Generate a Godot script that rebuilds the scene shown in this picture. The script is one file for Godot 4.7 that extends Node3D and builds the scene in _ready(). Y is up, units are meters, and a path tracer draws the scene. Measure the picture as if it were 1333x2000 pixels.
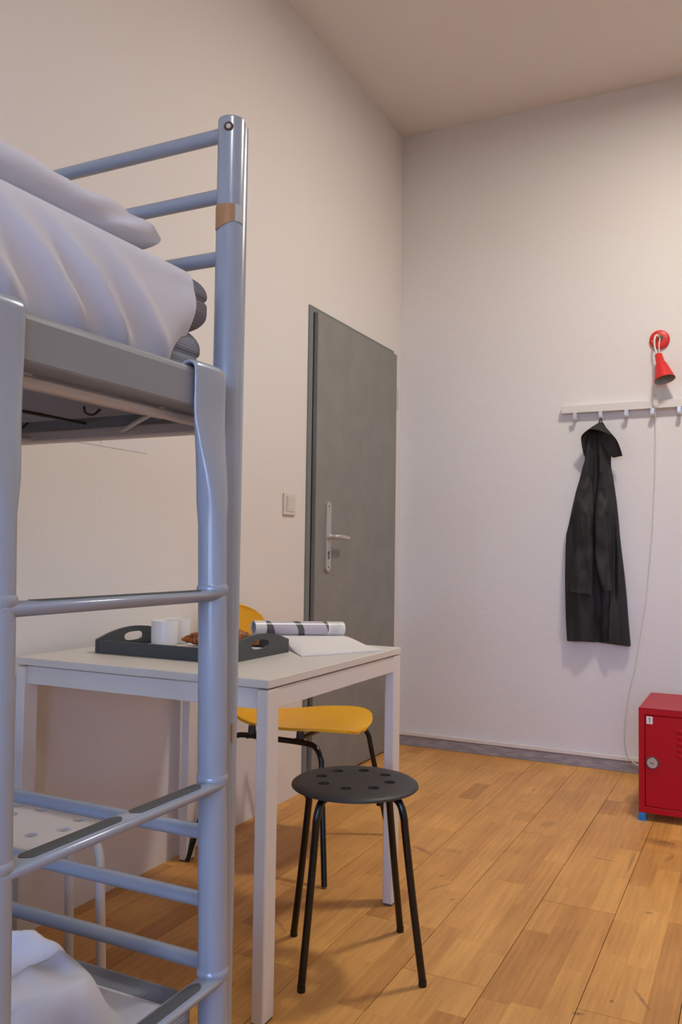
extends Node3D

const DEEP := 4.2445      # back wall plane z = -DEEP
const HIGH := 3.3134      # ceiling
const WIDE := 3.6         # right wall
const REAR := 3.0         # wall behind the camera

var mats := {}
var used := {}

# ------------------------------------------------------------------ helpers: nodes
func numbered(called: String) -> String:
	var n: int = used.get(called, 0)
	used[called] = n + 1
	return called if n == 0 else "%s_%03d" % [called, n]

func tag(o: Node, label: String, category: String, group := "") -> Node:
	o.set_meta("label", label)
	o.set_meta("category", category)
	if group != "":
		o.set_meta("group", group)
	return o

func thing(called: String, label: String, category: String, at := Vector3.ZERO, group := "") -> Node3D:
	var o := Node3D.new()
	o.name = numbered(called)
	add_child(o)
	o.position = at
	tag(o, label, category, group)
	return o

func mesh_node(called: String, mesh: Mesh, m: Material, parent: Node) -> MeshInstance3D:
	var o := MeshInstance3D.new()
	o.name = called
	o.mesh = mesh
	if m:
		o.material_override = m
	parent.add_child(o, true)
	return o

func put(called: String, st: SurfaceTool, m: Material, parent: Node) -> MeshInstance3D:
	st.generate_normals()
	return mesh_node(called, st.commit(), m, parent)

func struct(called: String, st: SurfaceTool, m: Material) -> MeshInstance3D:
	var o := put(called, st, m, self)
	o.set_meta("kind", "structure")
	return o

# ------------------------------------------------------------------ helpers: shapes
func new_st() -> SurfaceTool:
	var st := SurfaceTool.new()
	st.begin(Mesh.PRIMITIVE_TRIANGLES)
	return st

func vert(st: SurfaceTool, p: Vector3, uv := Vector2.ZERO) -> void:
	st.set_uv(uv)
	st.add_vertex(p)

func tri(st: SurfaceTool, a: Vector3, b: Vector3, c: Vector3) -> void:
	vert(st, a); vert(st, b); vert(st, c)

func quad(st: SurfaceTool, a: Vector3, b: Vector3, c: Vector3, d: Vector3, ua := Vector2(0, 0), ub := Vector2(1, 0), uc := Vector2(1, 1), ud := Vector2(0, 1)) -> void:
	vert(st, a, ua); vert(st, b, ub); vert(st, c, uc)
	vert(st, a, ua); vert(st, c, uc); vert(st, d, ud)

# rings of points joined one to the next; each ring runs counter-clockwise seen from the end that comes last
func loft(st: SurfaceTool, rings: Array, closed := true, cap0 := true, cap1 := true, smooth := true) -> void:
	st.set_smooth_group(1 if smooth else -1)
	var n: int = rings[0].size()
	var last: int = n if closed else n - 1
	for i in rings.size() - 1:
		var r0: Array = rings[i]
		var r1: Array = rings[i + 1]
		for k in last:
			var k2: int = (k + 1) % n
			var v0 := float(i) / (rings.size() - 1)
			var v1 := float(i + 1) / (rings.size() - 1)
			var u0 := float(k) / last
			var u1 := float(k + 1) / last
			quad(st, r0[k], r1[k], r1[k2], r0[k2], Vector2(u0, v0), Vector2(u0, v1), Vector2(u1, v1), Vector2(u1, v0))
	st.set_smooth_group(-1)
	for e in 2:
		if (e == 0 and cap0) or (e == 1 and cap1):
			var r: Array = rings[0] if e == 0 else rings[rings.size() - 1]
			var mid := Vector3.ZERO
			for p in r:
				mid += p
			mid /= r.size()
			for k in r.size():
				var a: Vector3 = r[k]
				var b: Vector3 = r[(k + 1) % r.size()]
				if e == 0:
					tri(st, mid, a, b)
				else:
					tri(st, mid, b, a)

# a box with chamfered edges
func box(st: SurfaceTool, at: Vector3, size: Vector3, ch := 0.002) -> void:
	var h := size * 0.5
	ch = minf(ch, minf(h.x, minf(h.y, h.z)) * 0.9)
	var rings := []
	for s in [[-h.y, ch], [-h.y + ch, 0.0], [h.y - ch, 0.0], [h.y, ch]]:
		var x: float = h.x - s[1]
		var z: float = h.z - s[1]
		var ring := []
		for q in [[x, -z + ch], [x, z - ch], [x - ch, z], [-x + ch, z], [-x, z - ch], [-x, -z + ch], [-x + ch, -z], [x - ch, -z]]:
			ring.append(at + Vector3(q[0], s[0], q[1]))
		rings.append(ring)
	loft(st, rings, true, true, true, false)

func box_st(at: Vector3, size: Vector3, ch := 0.002) -> SurfaceTool:
	var st := new_st()
	box(st, at, size, ch)
	return st

# Catmull-Rom through points
func curve(pts: Array, steps := 6) -> Array:
	var out := []
	for i in pts.size() - 1:
		var p0: Vector3 = pts[maxi(i - 1, 0)]
		var p1: Vector3 = pts[i]
		var p2: Vector3 = pts[i + 1]
		var p3: Vector3 = pts[mini(i + 2, pts.size() - 1)]
		for s in steps:
			var t := float(s) / steps
			out.append(0.5 * (2.0 * p1 + (p2 - p0) * t + (2.0 * p0 - 5.0 * p1 + 4.0 * p2 - p3) * t * t + (3.0 * p1 - p0 - 3.0 * p2 + p3) * t * t * t))
	out.append(pts[pts.size() - 1])
	return out

# a round (or oval) bar along a path
func tube(st: SurfaceTool, path: Array, r, seg := 14, cap := true, squash := 1.0, up := Vector3.UP) -> void:
	var rings := []
	var t0: Vector3 = (path[1] - path[0]).normalized()
	var side: Vector3 = t0.cross(up)
	if side.length() < 0.05:
		side = t0.cross(Vector3.RIGHT)
	side = side.normalized()
	for i in path.size():
		var t: Vector3
		if i == 0:
			t = t0
		elif i == path.size() - 1:
			t = (path[i] - path[i - 1]).normalized()
		else:
			t = (path[i + 1] - path[i - 1]).normalized()
		side = (side - t * side.dot(t)).normalized()
		var o := t.cross(side)
		var rr: float = r[i] if r is Array else r
		var ring := []
		for k in seg:
			var a := TAU * k / seg
			ring.append(path[i] + side * cos(a) * rr + o * sin(a) * rr * squash)
		rings.append(ring)
	loft(st, rings, true, cap, cap, true)

func tube_st(path: Array, r, seg := 14, cap := true, squash := 1.0) -> SurfaceTool:
	var st := new_st()
	tube(st, path, r, seg, cap, squash)
	return st

# profile of (radius, height along axis) turned about an axis at "at"
func lathe(st: SurfaceTool, at: Vector3, profile: Array, axis := Vector3.UP, seg := 32, cap0 := true, cap1 := true) -> void:
	var side := axis.cross(Vector3.RIGHT)
	if side.length() < 0.1:
		side = axis.cross(Vector3.BACK)
	side = side.normalized()
	var o := axis.cross(side)
	var rings := []
	for q in profile:
		var ring := []
		for k in seg:
			var a := TAU * k / seg
			ring.append(at + axis * q.y + (side * cos(a) + o * sin(a)) * q.x)
		rings.append(ring)
	loft(st, rings, true, cap0, cap1, true)

# closed 2D outline (x, y) pushed along z
func extrude_z(st: SurfaceTool, outline: PackedVector2Array, z0: float, z1: float, smooth := false) -> void:
	st.set_smooth_group(1 if smooth else -1)
	if not Geometry2D.is_polygon_clockwise(outline):
		outline.reverse()
	var n := outline.size()
	for k in n:
		var a := outline[k]
		var b := outline[(k + 1) % n]
		quad(st, Vector3(a.x, a.y, z1), Vector3(b.x, b.y, z1), Vector3(b.x, b.y, z0), Vector3(a.x, a.y, z0))
	st.set_smooth_group(-1)
	var ids := Geometry2D.triangulate_polygon(outline)
	for i in range(0, ids.size(), 3):
		var a := outline[ids[i]]
		var b := outline[ids[i + 1]]
		var c := outline[ids[i + 2]]
		if (b - a).cross(c - a) > 0:
			var t := b
			b = c
			c = t
		tri(st, Vector3(a.x, a.y, z1), Vector3(b.x, b.y, z1), Vector3(c.x, c.y, z1))
		tri(st, Vector3(a.x, a.y, z0), Vector3(c.x, c.y, z0), Vector3(b.x, b.y, z0))

# a sheet with thickness from a grid of points (rows of equal length); thick is laid along the normal
func sheet(st: SurfaceTool, g: Array, thick: float) -> void:
	var rows: int = g.size()
	var cols: int = g[0].size()
	var back := []
	for i in rows:
		var line := []
		for k in cols:
			var du: Vector3 = g[i][mini(k + 1, cols - 1)] - g[i][maxi(k - 1, 0)]
			var dv: Vector3 = g[mini(i + 1, rows - 1)][k] - g[maxi(i - 1, 0)][k]
			line.append(g[i][k] - du.cross(dv).normalized() * thick)
		back.append(line)
	st.set_smooth_group(1)
	for i in rows - 1:
		for k in cols - 1:
			var a := Vector2(float(k) / (cols - 1), float(i) / (rows - 1))
			var b := Vector2(float(k + 1) / (cols - 1), float(i + 1) / (rows - 1))
			quad(st, g[i][k], g[i + 1][k], g[i + 1][k + 1], g[i][k + 1], a, Vector2(a.x, b.y), b, Vector2(b.x, a.y))
	st.set_smooth_group(2)
	for i in rows - 1:
		for k in cols - 1:
			quad(st, back[i][k], back[i][k + 1], back[i + 1][k + 1], back[i + 1][k])
	st.set_smooth_group(-1)
	for k in cols - 1:
		quad(st, g[0][k], g[0][k + 1], back[0][k + 1], back[0][k])
		quad(st, g[rows - 1][k + 1], g[rows - 1][k], back[rows - 1][k], back[rows - 1][k + 1])
	for i in rows - 1:
		quad(st, g[i + 1][0], g[i][0], back[i][0], back[i + 1][0])
		quad(st, g[i][cols - 1], g[i + 1][cols - 1], back[i + 1][cols - 1], back[i][cols - 1])

# a board with a hole: outer and inner outlines of the same number of points, in the plane (a, y), thickness along b
func holed(st: SurfaceTool, outer: Array, inner: Array, b: Vector3, smooth_in := true) -> void:
	var n := outer.size()
	st.set_smooth_group(-1)
	for k in n:
		var k2 := (k + 1) % n
		quad(st, outer[k], inner[k], inner[k2], outer[k2])
		quad(st, outer[k2] + b, inner[k2] + b, inner[k] + b, outer[k] + b)
		quad(st, outer[k], outer[k2], outer[k2] + b, outer[k] + b)
	st.set_smooth_group(1 if smooth_in else -1)
	for k in n:
		var k2 := (k + 1) % n
		quad(st, inner[k], inner[k] + b, inner[k2] + b, inner[k2])

# ------------------------------------------------------------------ helpers: materials
func mat(key: String, c: Color, rough := 0.6, metal := 0.0, spec := 0.5) -> StandardMaterial3D:
	if mats.has(key):
		return mats[key]
	var m := StandardMaterial3D.new()
	m.albedo_color = c
	m.roughness = rough
	m.metallic = metal
	m.metallic_specular = spec
	mats[key] = m
	return m

func noise_normal(size: int, freq: float, strength: float, kind := 0, octaves := 3) -> ImageTexture:
	var n := FastNoiseLite.new()
	n.seed = 11 + kind
	n.noise_type = FastNoiseLite.TYPE_SIMPLEX_SMOOTH
	n.frequency = freq
	n.fractal_octaves = octaves
	var im := n.get_seamless_image(size, size)
	im.convert(Image.FORMAT_RGBA8)
	im.bump_map_to_normal_map(strength)
	return ImageTexture.create_from_image(im)

func relief(m: StandardMaterial3D, tex: Texture2D, metres: float, amount: float) -> void:
	m.normal_enabled = true
	m.normal_texture = tex
	m.normal_scale = amount
	m.uv1_triplanar = true
	m.uv1_world_triplanar = true
	m.uv1_scale = Vector3.ONE / metres

# ------------------------------------------------------------------ scene
func _ready() -> void:
	var cam := Camera3D.new()
	cam.name = "camera"
	add_child(cam)
	cam.position = Vector3(1.757, 1.0223, 0.0)
	cam.rotation = Vector3(0.0467, 0.4613, 0.0138)
	cam.fov = rad_to_deg(2.0 * atan(1000.0 / 1654.4))
	cam.near = 0.05
	cam.current = true

	var we := WorldEnvironment.new()
	we.name = "world"
	var env := Environment.new()
	env.background_mode = Environment.BG_SKY
	var sky := Sky.new()
	var sm := ProceduralSkyMaterial.new()
	sm.sky_top_color = Color(0.55, 0.67, 0.92)
	sm.sky_horizon_color = Color(0.77, 0.845, 0.97)
	sm.ground_horizon_color = Color(0.45, 0.48, 0.52)
	sm.ground_bottom_color = Color(0.35, 0.36, 0.38)
	sm.sky_energy_multiplier = 3.75
	sm.ground_energy_multiplier = 1.25
	sky.sky_material = sm
	env.sky = sky
	env.tonemap_mode = Environment.TONE_MAPPER_LINEAR
	env.tonemap_exposure = 1.0
	env.sdfgi_enabled = true
	env.ssao_enabled = true
	env.ssil_enabled = true
	we.environment = env
	add_child(we)

	make_materials()
	room()
	floor_boards()
	door()
	ceiling_lamps()
	bunk_bed()
	bedding()
	ladder()
	table()
	chair()
	stools()
	locker()
	coat_rack()
	coat()
	wall_lamp()
	tray_and_breakfast()
	magazine()
	small_wall_things()

func make_materials() -> void:
	var wall := mat("wall", Color8(231, 227, 223), 0.9, 0.0, 0.3)
	relief(wall, noise_normal(512, 0.03, 6.0), 0.45, 0.06)
	var backwall := mat("backwall", Color8(231, 228, 226), 0.9, 0.0, 0.3)
	relief(backwall, noise_normal(512, 0.02, 8.0, 2, 4), 0.5, 0.08)
	mat("ceiling", Color8(232, 226, 222), 0.95, 0.0, 0.2)
	mat("steel", Color8(158, 166, 179), 0.24, 0.12)
	mat("steel_panel", Color8(138, 141, 145), 0.42, 0.1)
	mat("steel_inner", Color8(205, 196, 188), 0.5, 0.1)
	mat("grip", Color8(84, 86, 86), 0.8)
	mat("dark_wire", Color8(40, 40, 40), 0.6)
	mat("white_paint", Color8(226, 222, 216), 0.45)
	mat("white_lacquer", Color8(220, 216, 208), 0.4)
	mat("black_steel", Color8(14, 14, 15), 0.22)
	mat("black_plastic", Color8(52, 51, 52), 0.5)
	mat("red", Color8(182, 8, 24), 0.38, 0.0, 0.35)
	mat("lamp_red", Color8(214, 40, 38), 0.42)
	mat("yellow", Color8(236, 176, 20), 0.45)
	mat("tray", Color8(72, 76, 78), 0.55)
	mat("porcelain", Color8(232, 231, 230), 0.25)
	mat("paper", Color8(228, 226, 226), 0.75)
	mat("chrome", Color8(190, 190, 192), 0.25, 0.9)
	mat("brushed", Color8(200, 198, 195), 0.38, 0.6)
	mat("hook_metal", Color8(214, 218, 226), 0.3, 0.35)
	mat("tape", Color8(176, 130, 84), 0.3)
	mat("tape_clear", Color8(196, 196, 190), 0.15)
	mat("rust", Color8(92, 62, 44), 0.8)
	mat("cord", Color8(226, 220, 208), 0.5)
	mat("dark", Color8(18, 18, 18), 0.7)
	mat("blue_plastic", Color8(20, 120, 190), 0.4)
	var frame := mat("door_frame", Color8(126, 130, 130), 0.5)
	frame.metallic_specular = 0.4
	var dm := mat("door_paint", Color8(146, 145, 141), 0.5)
	dm.albedo_texture = blotch_texture(256, Color(0.92, 0.925, 0.925), Color(1.0, 0.99, 0.98), 0.02, 5)
	dm.uv1_triplanar = true
	dm.uv1_world_triplanar = true
	dm.uv1_scale = Vector3.ONE / 0.9
	var cloth := mat("white_cloth", Color8(208, 209, 218), 0.9, 0.0, 0.2)
	relief(cloth, noise_normal(256, 0.25, 4.0, 3, 2), 0.12, 0.25)
	var coat_m := mat("coat", Color8(43, 43, 44), 0.64, 0.0, 0.4)
	relief(coat_m, noise_normal(256, 0.05, 8.0, 4, 3), 0.25, 0.2)
	mats["knit"] = knit_material()

func blotch_texture(size: int, a: Color, b: Color, freq: float, s: int) -> ImageTexture:
	var n := FastNoiseLite.new()
	n.seed = s
	n.frequency = freq
	n.fractal_octaves = 4
	var im := n.get_seamless_image(size, size)
	var out := Image.create(size, size, false, Image.FORMAT_RGB8)
	for y in size:
		for x in size:
			out.set_pixel(x, y, a.lerp(b, im.get_pixel(x, y).r))
	return ImageTexture.create_from_image(out)

# grey spacer knit: rows of small dark eyelets
func knit_material() -> StandardMaterial3D:
	var im := Image.create(64, 64, false, Image.FORMAT_RGB8)
	for y in 64:
		for x in 64:
			var row := int(y / 16)
			var cx := fposmod(x + (8 if row % 2 else 0), 16.0) - 8.0
			var cy := fposmod(y, 16.0) - 8.0
			var d := sqrt(cx * cx / 22.0 + cy * cy / 14.0)
			var v := 0.42 + 0.30 * smoothstep(0.6, 1.15, d)
			im.set_pixel(x, y, Color(v, v * 1.01, v * 1.05))
	var m := mat("knit", Color8(205, 208, 214), 0.9, 0.0, 0.2)
	m.albedo_texture = ImageTexture.create_from_image(im)
	m.uv1_triplanar = true
	m.uv1_world_triplanar = true
	m.uv1_scale = Vector3.ONE / 0.018
	return m

# ------------------------------------------------------------------ the room
func room() -> void:
	var t := 0.2
	var lz := (REAR - DEEP) * 0.5
	var len := REAR + DEEP
	# left wall with the opening for the door
	var wl := new_st()
	box(wl, Vector3(-t / 2, HIGH / 2, (REAR + t + DOOR0) / 2), Vector3(t, HIGH + 0.4, REAR + t - DOOR0), 0.0005)
	box(wl, Vector3(-t / 2, HIGH / 2, (DOOR1 - DEEP - t) / 2), Vector3(t, HIGH + 0.4, DOOR1 + DEEP + t), 0.0005)
	box(wl, Vector3(-t / 2, (DOOR_TOP + HIGH + 0.2) / 2, (DOOR0 + DOOR1) / 2), Vector3(t, HIGH + 0.2 - DOOR_TOP, DOOR0 - DOOR1), 0.0005)
	struct("wall_left", wl, mats.wall)
	struct("wall_back", box_st(Vector3(WIDE / 2, HIGH / 2, -DEEP - t / 2), Vector3(WIDE, HIGH + 0.4, t), 0.001), mats.backwall)
	struct("wall_right", box_st(Vector3(WIDE + t / 2, HIGH / 2, lz), Vector3(t, HIGH + 0.4, len + 2 * t), 0.001), mats.wall)
	struct("ceiling", box_st(Vector3(WIDE / 2, HIGH + 0.1, lz), Vector3(WIDE, 0.2, len), 0.001), mats.ceiling)
	# wall behind the camera with two window openings
	var wx := [[1.05, 2.05], [2.3, 3.3]]
	var y0 := 0.9
	var y1 := 2.75
	var st := new_st()
	var edges := [0.0, wx[0][0], wx[0][1], wx[1][0], wx[1][1], WIDE]
	for i in 3:
		var a: float = edges[i * 2]
		var b: float = edges[i * 2 + 1]
		box(st, Vector3((a + b) / 2, HIGH / 2, REAR + t / 2), Vector3(b - a, HIGH + 0.4, t), 0.001)
	for w in wx:
		box(st, Vector3((w[0] + w[1]) / 2, y0 / 2 - 0.1, REAR + t / 2), Vector3(w[1] - w[0], y0 + 0.2, t), 0.001)
		box(st, Vector3((w[0] + w[1]) / 2, (y1 + HIGH) / 2 + 0.1, REAR + t / 2), Vector3(w[1] - w[0], HIGH - y1 + 0.2, t), 0.001)
	struct("wall_front", st, mats.wall)
	var glass := mat("pane", Color(0.95, 0.98, 1.0, 0.06), 0.02)
	glass.transparency = BaseMaterial3D.TRANSPARENCY_ALPHA
	for i in 2:
		var w: Array = wx[i]
		var wo := Node3D.new()
		wo.name = "window_%d" % (i + 1)
		wo.set_meta("kind", "structure")
		add_child(wo)
		var fr := new_st()
		var mx: float = (w[0] + w[1]) / 2
		var my := (y0 + y1) / 2
		var z := REAR + 0.12
		for s in [w[0] + 0.03, mx, w[1] - 0.03]:
			box(fr, Vector3(s, my, z), Vector3(0.06, y1 - y0, 0.06), 0.004)
		for s in [y0 + 0.03, y1 - 0.03]:
			box(fr, Vector3(mx, s, z), Vector3(w[1] - w[0], 0.06, 0.055), 0.004)
		put("window_frame", fr, mats.white_lacquer, wo)
		for k in 2:
			var px: float = w[0] + (w[1] - w[0]) * (0.25 + 0.5 * k)
			put("pane", box_st(Vector3(px, my, z), Vector3((w[1] - w[0]) / 2 - 0.07, y1 - y0 - 0.12, 0.006), 0.001), glass, wo)
		put("window_sill", box_st(Vector3(mx, y0 - 0.015, REAR - 0.05), Vector3(w[1] - w[0] + 0.1, 0.03, 0.14), 0.005), mats.white_lacquer, wo)
	# skirting on the back wall: grey painted plinth with a white cap strip
	var plinth := mat("plinth", Color8(178, 174, 176), 0.6)
	plinth.albedo_texture = blotch_texture(256, Color(0.78, 0.76, 0.75), Color(1, 1, 1), 0.03, 21)
	plinth.uv1_triplanar = true
	plinth.uv1_world_triplanar = true
	plinth.uv1_scale = Vector3(1.2, 6.0, 1.2)
	var bb := Node3D.new()
	bb.name = "baseboard_back"
	bb.set_meta("kind", "structure")
	add_child(bb)
	put("plinth", box_st(Vector3(WIDE / 2, 0.0255, -DEEP + 0.006), Vector3(WIDE, 0.051, 0.012), 0.002), plinth, bb)
	put("cap_strip", box_st(Vector3(WIDE / 2, 0.0635, -DEEP + 0.008), Vector3(WIDE, 0.021, 0.016), 0.003), mats.white_paint, bb)

# ------------------------------------------------------------------ parquet boards
const ROW := 0.21
const ROW0 := 0.115
const BOARD := 1.16
const TILE_ROWS := 8

func board_offset(row: int) -> float:
	# where a board ends in each row (z), as read from the floor; the others are set out between them
	var known := {3: -2.225, 4: -1.99, 5: -2.565, 6: -2.0}
	var r := posmod(row, TILE_ROWS)
	if known.has(r):
		return known[r]
	return [-1.62, -2.30, -1.86, 0.0, 0.0, 0.0, 0.0, -2.42][r]

# strips of one board: [x0, x1, z0, z1, tone]; the same for boards one tile apart
func board_strips(row: int, idx: int) -> Array:
	var r := posmod(row, TILE_ROWS)
	var rng := RandomNumberGenerator.new()
	rng.seed = 7919 * (r + 1) + 104729 * (posmod(idx, 3) + 1)
	var x := ROW0 + row * ROW
	var z1 := board_offset(row) + idx * BOARD
	var z0 := z1 - BOARD
	var out := []
	for lane in 3:
		var a := z0
		var first := true
		while a < z1 - 0.001:
			var l := rng.randf_range(0.22, 0.50)
			if first:
				l *= rng.randf_range(0.4, 1.0)
				first = false
			var b := minf(a + l, z1)
			if z1 - b < 0.1:
				b = z1
			var tone := rng.randf_range(0.53, 0.67)
			var chance := rng.randf()
			if chance < 0.10:
				tone = rng.randf_range(0.30, 0.44)
			elif chance < 0.3:
				tone = rng.randf_range(0.66, 0.78)
			out.append([x + lane * ROW / 3.0, x + (lane + 1) * ROW / 3.0, a, b, tone])
			a = b
	return out

func floor_texture() -> ImageTexture:
	var w := 1024
	var h := 2048
	var sx := w / (TILE_ROWS * ROW)
	var sz := h / (3.0 * BOARD)
	var tones := Image.create(w, h, false, Image.FORMAT_RG8)
	var k := 0
	for row in TILE_ROWS:
		for idx in range(-3, 3):
			for s in board_strips(row, idx):
				k += 1
				var px := int(round((s[0] - ROW0) * sx))
				var px1 := int(round((s[1] - ROW0) * sx))
				var pz := int(round((s[2] + 4.4) * sz))
				var pz1 := int(round((s[3] + 4.4) * sz))
				var c := Color(s[4], fposmod(k * 0.6180339, 1.0), 0)
				tones.fill_rect(Rect2i(px, pz, px1 - px, pz1 - pz), c)
				tones.fill_rect(Rect2i(px, pz + h, px1 - px, pz1 - pz), c)
				tones.fill_rect(Rect2i(px, pz - h, px1 - px, pz1 - pz), c)
	# grain: noise drawn out along the boards
	var n := FastNoiseLite.new()
	n.seed = 3
	n.frequency = 0.09
	n.fractal_octaves = 3
	var fine := n.get_seamless_image(w, 96)
	fine.resize(w, h, Image.INTERPOLATE_CUBIC)
	n.seed = 8
	n.frequency = 0.30
	n.fractal_octaves = 2
	var pore := n.get_seamless_image(w, 300)
	pore.resize(w, h, Image.INTERPOLATE_CUBIC)
	n.seed = 5
	n.frequency = 0.012
	n.fractal_octaves = 4
	var broad := n.get_seamless_image(256, 512)
	broad.resize(w, h, Image.INTERPOLATE_CUBIC)
	fine.convert(Image.FORMAT_L8)
	pore.convert(Image.FORMAT_L8)
	broad.convert(Image.FORMAT_L8)
	var td := tones.get_data()
	var fd := fine.get_data()
	var pd := pore.get_data()
	var bd := broad.get_data()
	var out := PackedByteArray()
	out.resize(w * h * 3)
	var o := 0
	for y in h:
		for x in w:
			var i := y * w + x
			var tone := td[i * 2] / 255.0
			var off := td[i * 2 + 1]
			var j := ((y + off * 5) & 2047) * w + ((x + off * 3) & 1023)
			var g := fd[j] / 255.0 - 0.5
			var p := pd[j] / 255.0
			var v := tone + g * 0.34 + (bd[i] / 255.0 - 0.5) * 0.30
			if p > 0.70:
				v -= (p - 0.70) * 1.1
			v = clampf(v, 0.0, 1.0)
			out[o] = int(172.0 + 78.0 * v)
			out[o + 1] = int(114.0 + 76.0 * v)
			out[o + 2] = int(56.0 + 50.0 * v)
			o += 3
	var im := Image.create_from_data(w, h, false, Image.FORMAT_RGB8, out)
	# scuffs, knots and stains where the photograph has them: x, z, half length in x, half length in z, turn, strength
	var marks := [
		[0.70, -2.79, 0.055, 0.012, 0.5, 0.55], [0.66, -2.77, 0.03, 0.010, 0.3, 0.4], [1.42, -3.27, 0.06, 0.035, 0.3, 0.55],
		[1.445, -3.28, 0.03, 0.02, 0.0, 0.4], [1.50, -2.11, 0.006, 0.045, -0.5, 0.6], [0.86, -3.72, 0.006, 0.008, 0, 0.8],
		[0.86, -3.52, 0.006, 0.006, 0, 0.8], [1.02, -3.28, 0.025, 0.05, 0.2, 0.35], [0.86, -2.51, 0.005, 0.05, 0.5, 0.5],
		[0.93, -2.44, 0.006, 0.012, 0.4, 0.6], [1.44, -2.07, 0.004, 0.006, 0, 0.9], [1.46, -2.62, 0.012, 0.006, 0, 0.7],
		[1.27, -3.0, 0.05, 0.006, 0.1, 0.5], [1.38, -1.98, 0.012, 0.008, 0, 0.8], [1.36, -3.02, 0.006, 0.10, 0.0, 0.55],
		[1.165, -3.35, 0.004, 0.3, 0.0, 0.35], [0.84, -2.60, 0.004, 0.02, 0.6, 0.5], [0.62, -2.12, 0.01, 0.006, 0, 0.6],
		[0.57, -2.05, 0.05, 0.006, 0.7, 0.4], [1.47, -3.12, 0.008, 0.05, 0.2, 0.5], [0.79, -2.83, 0.04, 0.02, 0.0, 0.25]]
	var rn := FastNoiseLite.new()
	rn.seed = 77
	rn.frequency = 0.12
	for m in marks:
		var cx: float = (m[0] - ROW0) * sx
		var cz: float = (m[1] + 4.4) * sz
		var rx: float = m[2] * sx
		var rz: float = m[3] * sz
		var rad := int(ceil(maxf(rx, rz) * 1.4)) + 2
		var ca := cos(m[4])
		var sa := sin(m[4])
		for dy in range(-rad, rad + 1):
			for dx in range(-rad, rad + 1):
				var ux: float = (dx * ca + dy * sa) / rx
				var uz: float = (-dx * sa + dy * ca) / rz
				var e := (ux * ux + uz * uz) * 0.8 + rn.get_noise_2d(dx * 2.4 + cx, dy * 1.1 + cz) * 1.3
				if e < 1.0:
					var s: float = m[5] * 0.62 * clampf((1.0 - e) * 0.9, 0.0, 1.0)
					var ix := posmod(int(cx) + dx, w)
					var iy := posmod(int(cz) + dy, h)
					im.set_pixel(ix, iy, im.get_pixel(ix, iy).lerp(Color8(70, 48, 36), s))
	im.generate_mipmaps()
	return ImageTexture.create_from_image(im)

# a flat slab with slightly eased edges and texture laid by place
func slab(x0: float, x1: float, z0: float, z1: float, top: float, bottom: float, ease: float) -> ArrayMesh:
	var st := new_st()
	st.set_smooth_group(-1)
	var su := 1.0 / (TILE_ROWS * ROW)
	var sv := 1.0 / (3.0 * BOARD)
	var a := [Vector3(x0, bottom, z0), Vector3(x1, bottom, z0), Vector3(x1, bottom, z1), Vector3(x0, bottom, z1)]
	var b := [Vector3(x0, top - ease, z0), Vector3(x1, top - ease, z0), Vector3(x1, top - ease, z1), Vector3(x0, top - ease, z1)]
	var c := [Vector3(x0 + ease, top, z0 + ease), Vector3(x1 - ease, top, z0 + ease), Vector3(x1 - ease, top, z1 - ease), Vector3(x0 + ease, top, z1 - ease)]
	var uv := func(p: Vector3) -> Vector2: return Vector2((p.x - ROW0) * su, (p.z + 4.4) * sv)
	for k in 4:
		var q := (k + 1) % 4
		quad(st, a[q], b[q], b[k], a[k], uv.call(a[q]), uv.call(b[q]), uv.call(b[k]), uv.call(a[k]))
		quad(st, b[q], c[q], c[k], b[k], uv.call(b[q]), uv.call(c[q]), uv.call(c[k]), uv.call(b[k]))
	quad(st, c[0], c[1], c[2], c[3], uv.call(c[0]), uv.call(c[1]), uv.call(c[2]), uv.call(c[3]))
	st.generate_normals()
	return st.commit()

func floor_boards() -> void:
	var sub := mat("subfloor", Color8(60, 42, 30), 0.9)
	var fl := struct("floor", box_st(Vector3(WIDE / 2, -0.1, (REAR - DEEP) * 0.5), Vector3(WIDE, 0.17, REAR + DEEP), 0.001), sub)
	var wood := mat("wood", Color(1, 1, 1), 0.42, 0.0, 0.45)
	wood.albedo_texture = floor_texture()
	var gap := 0.0009
	for row in range(-1, 17):
		var x0 := maxf(ROW0 + row * ROW, 0.0)
		var x1 := minf(ROW0 + (row + 1) * ROW, WIDE)
		for idx in range(-4, 6):
			var ze := board_offset(row) + idx * BOARD
			var z0 := maxf(ze - BOARD, -DEEP)
			var z1 := minf(ze, REAR)
			if z1 - z0 < 0.02:
				continue
			var seen := x1 < 1.9 and z0 < -1.4
			var bd := mesh_node("floor_board", slab(x0 + gap, x1 - gap, z0 + gap, z1 - gap, -0.003 if seen else 0.0, -0.014, 0.0006), wood, fl)
			if not seen:
				continue
			for s in board_strips(row, idx):
				var a := maxf(s[2], -DEEP)
				var b := minf(s[3], REAR)
				var sx0 := maxf(s[0], 0.0)
				if b - a < 0.01 or s[1] - sx0 < 0.01:
					continue
				var g0: float = gap if absf(s[0] - x0) < 0.001 else 0.0
				var g1: float = gap if absf(s[1] - x1) < 0.001 else 0.0
				var e0: float = gap if absf(s[2] - (ze - BOARD)) < 0.001 else 0.0
				var e1: float = gap if absf(s[3] - ze) < 0.001 else 0.0
				mesh_node("wood_strip", slab(sx0 + g0, s[1] - g1, a + e0, b - e1, 0.0, -0.003, 0.0002), wood, bd)

# ------------------------------------------------------------------ door
const DOOR0 := -3.19
const DOOR1 := -4.128
const DOOR_TOP := 2.094

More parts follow.
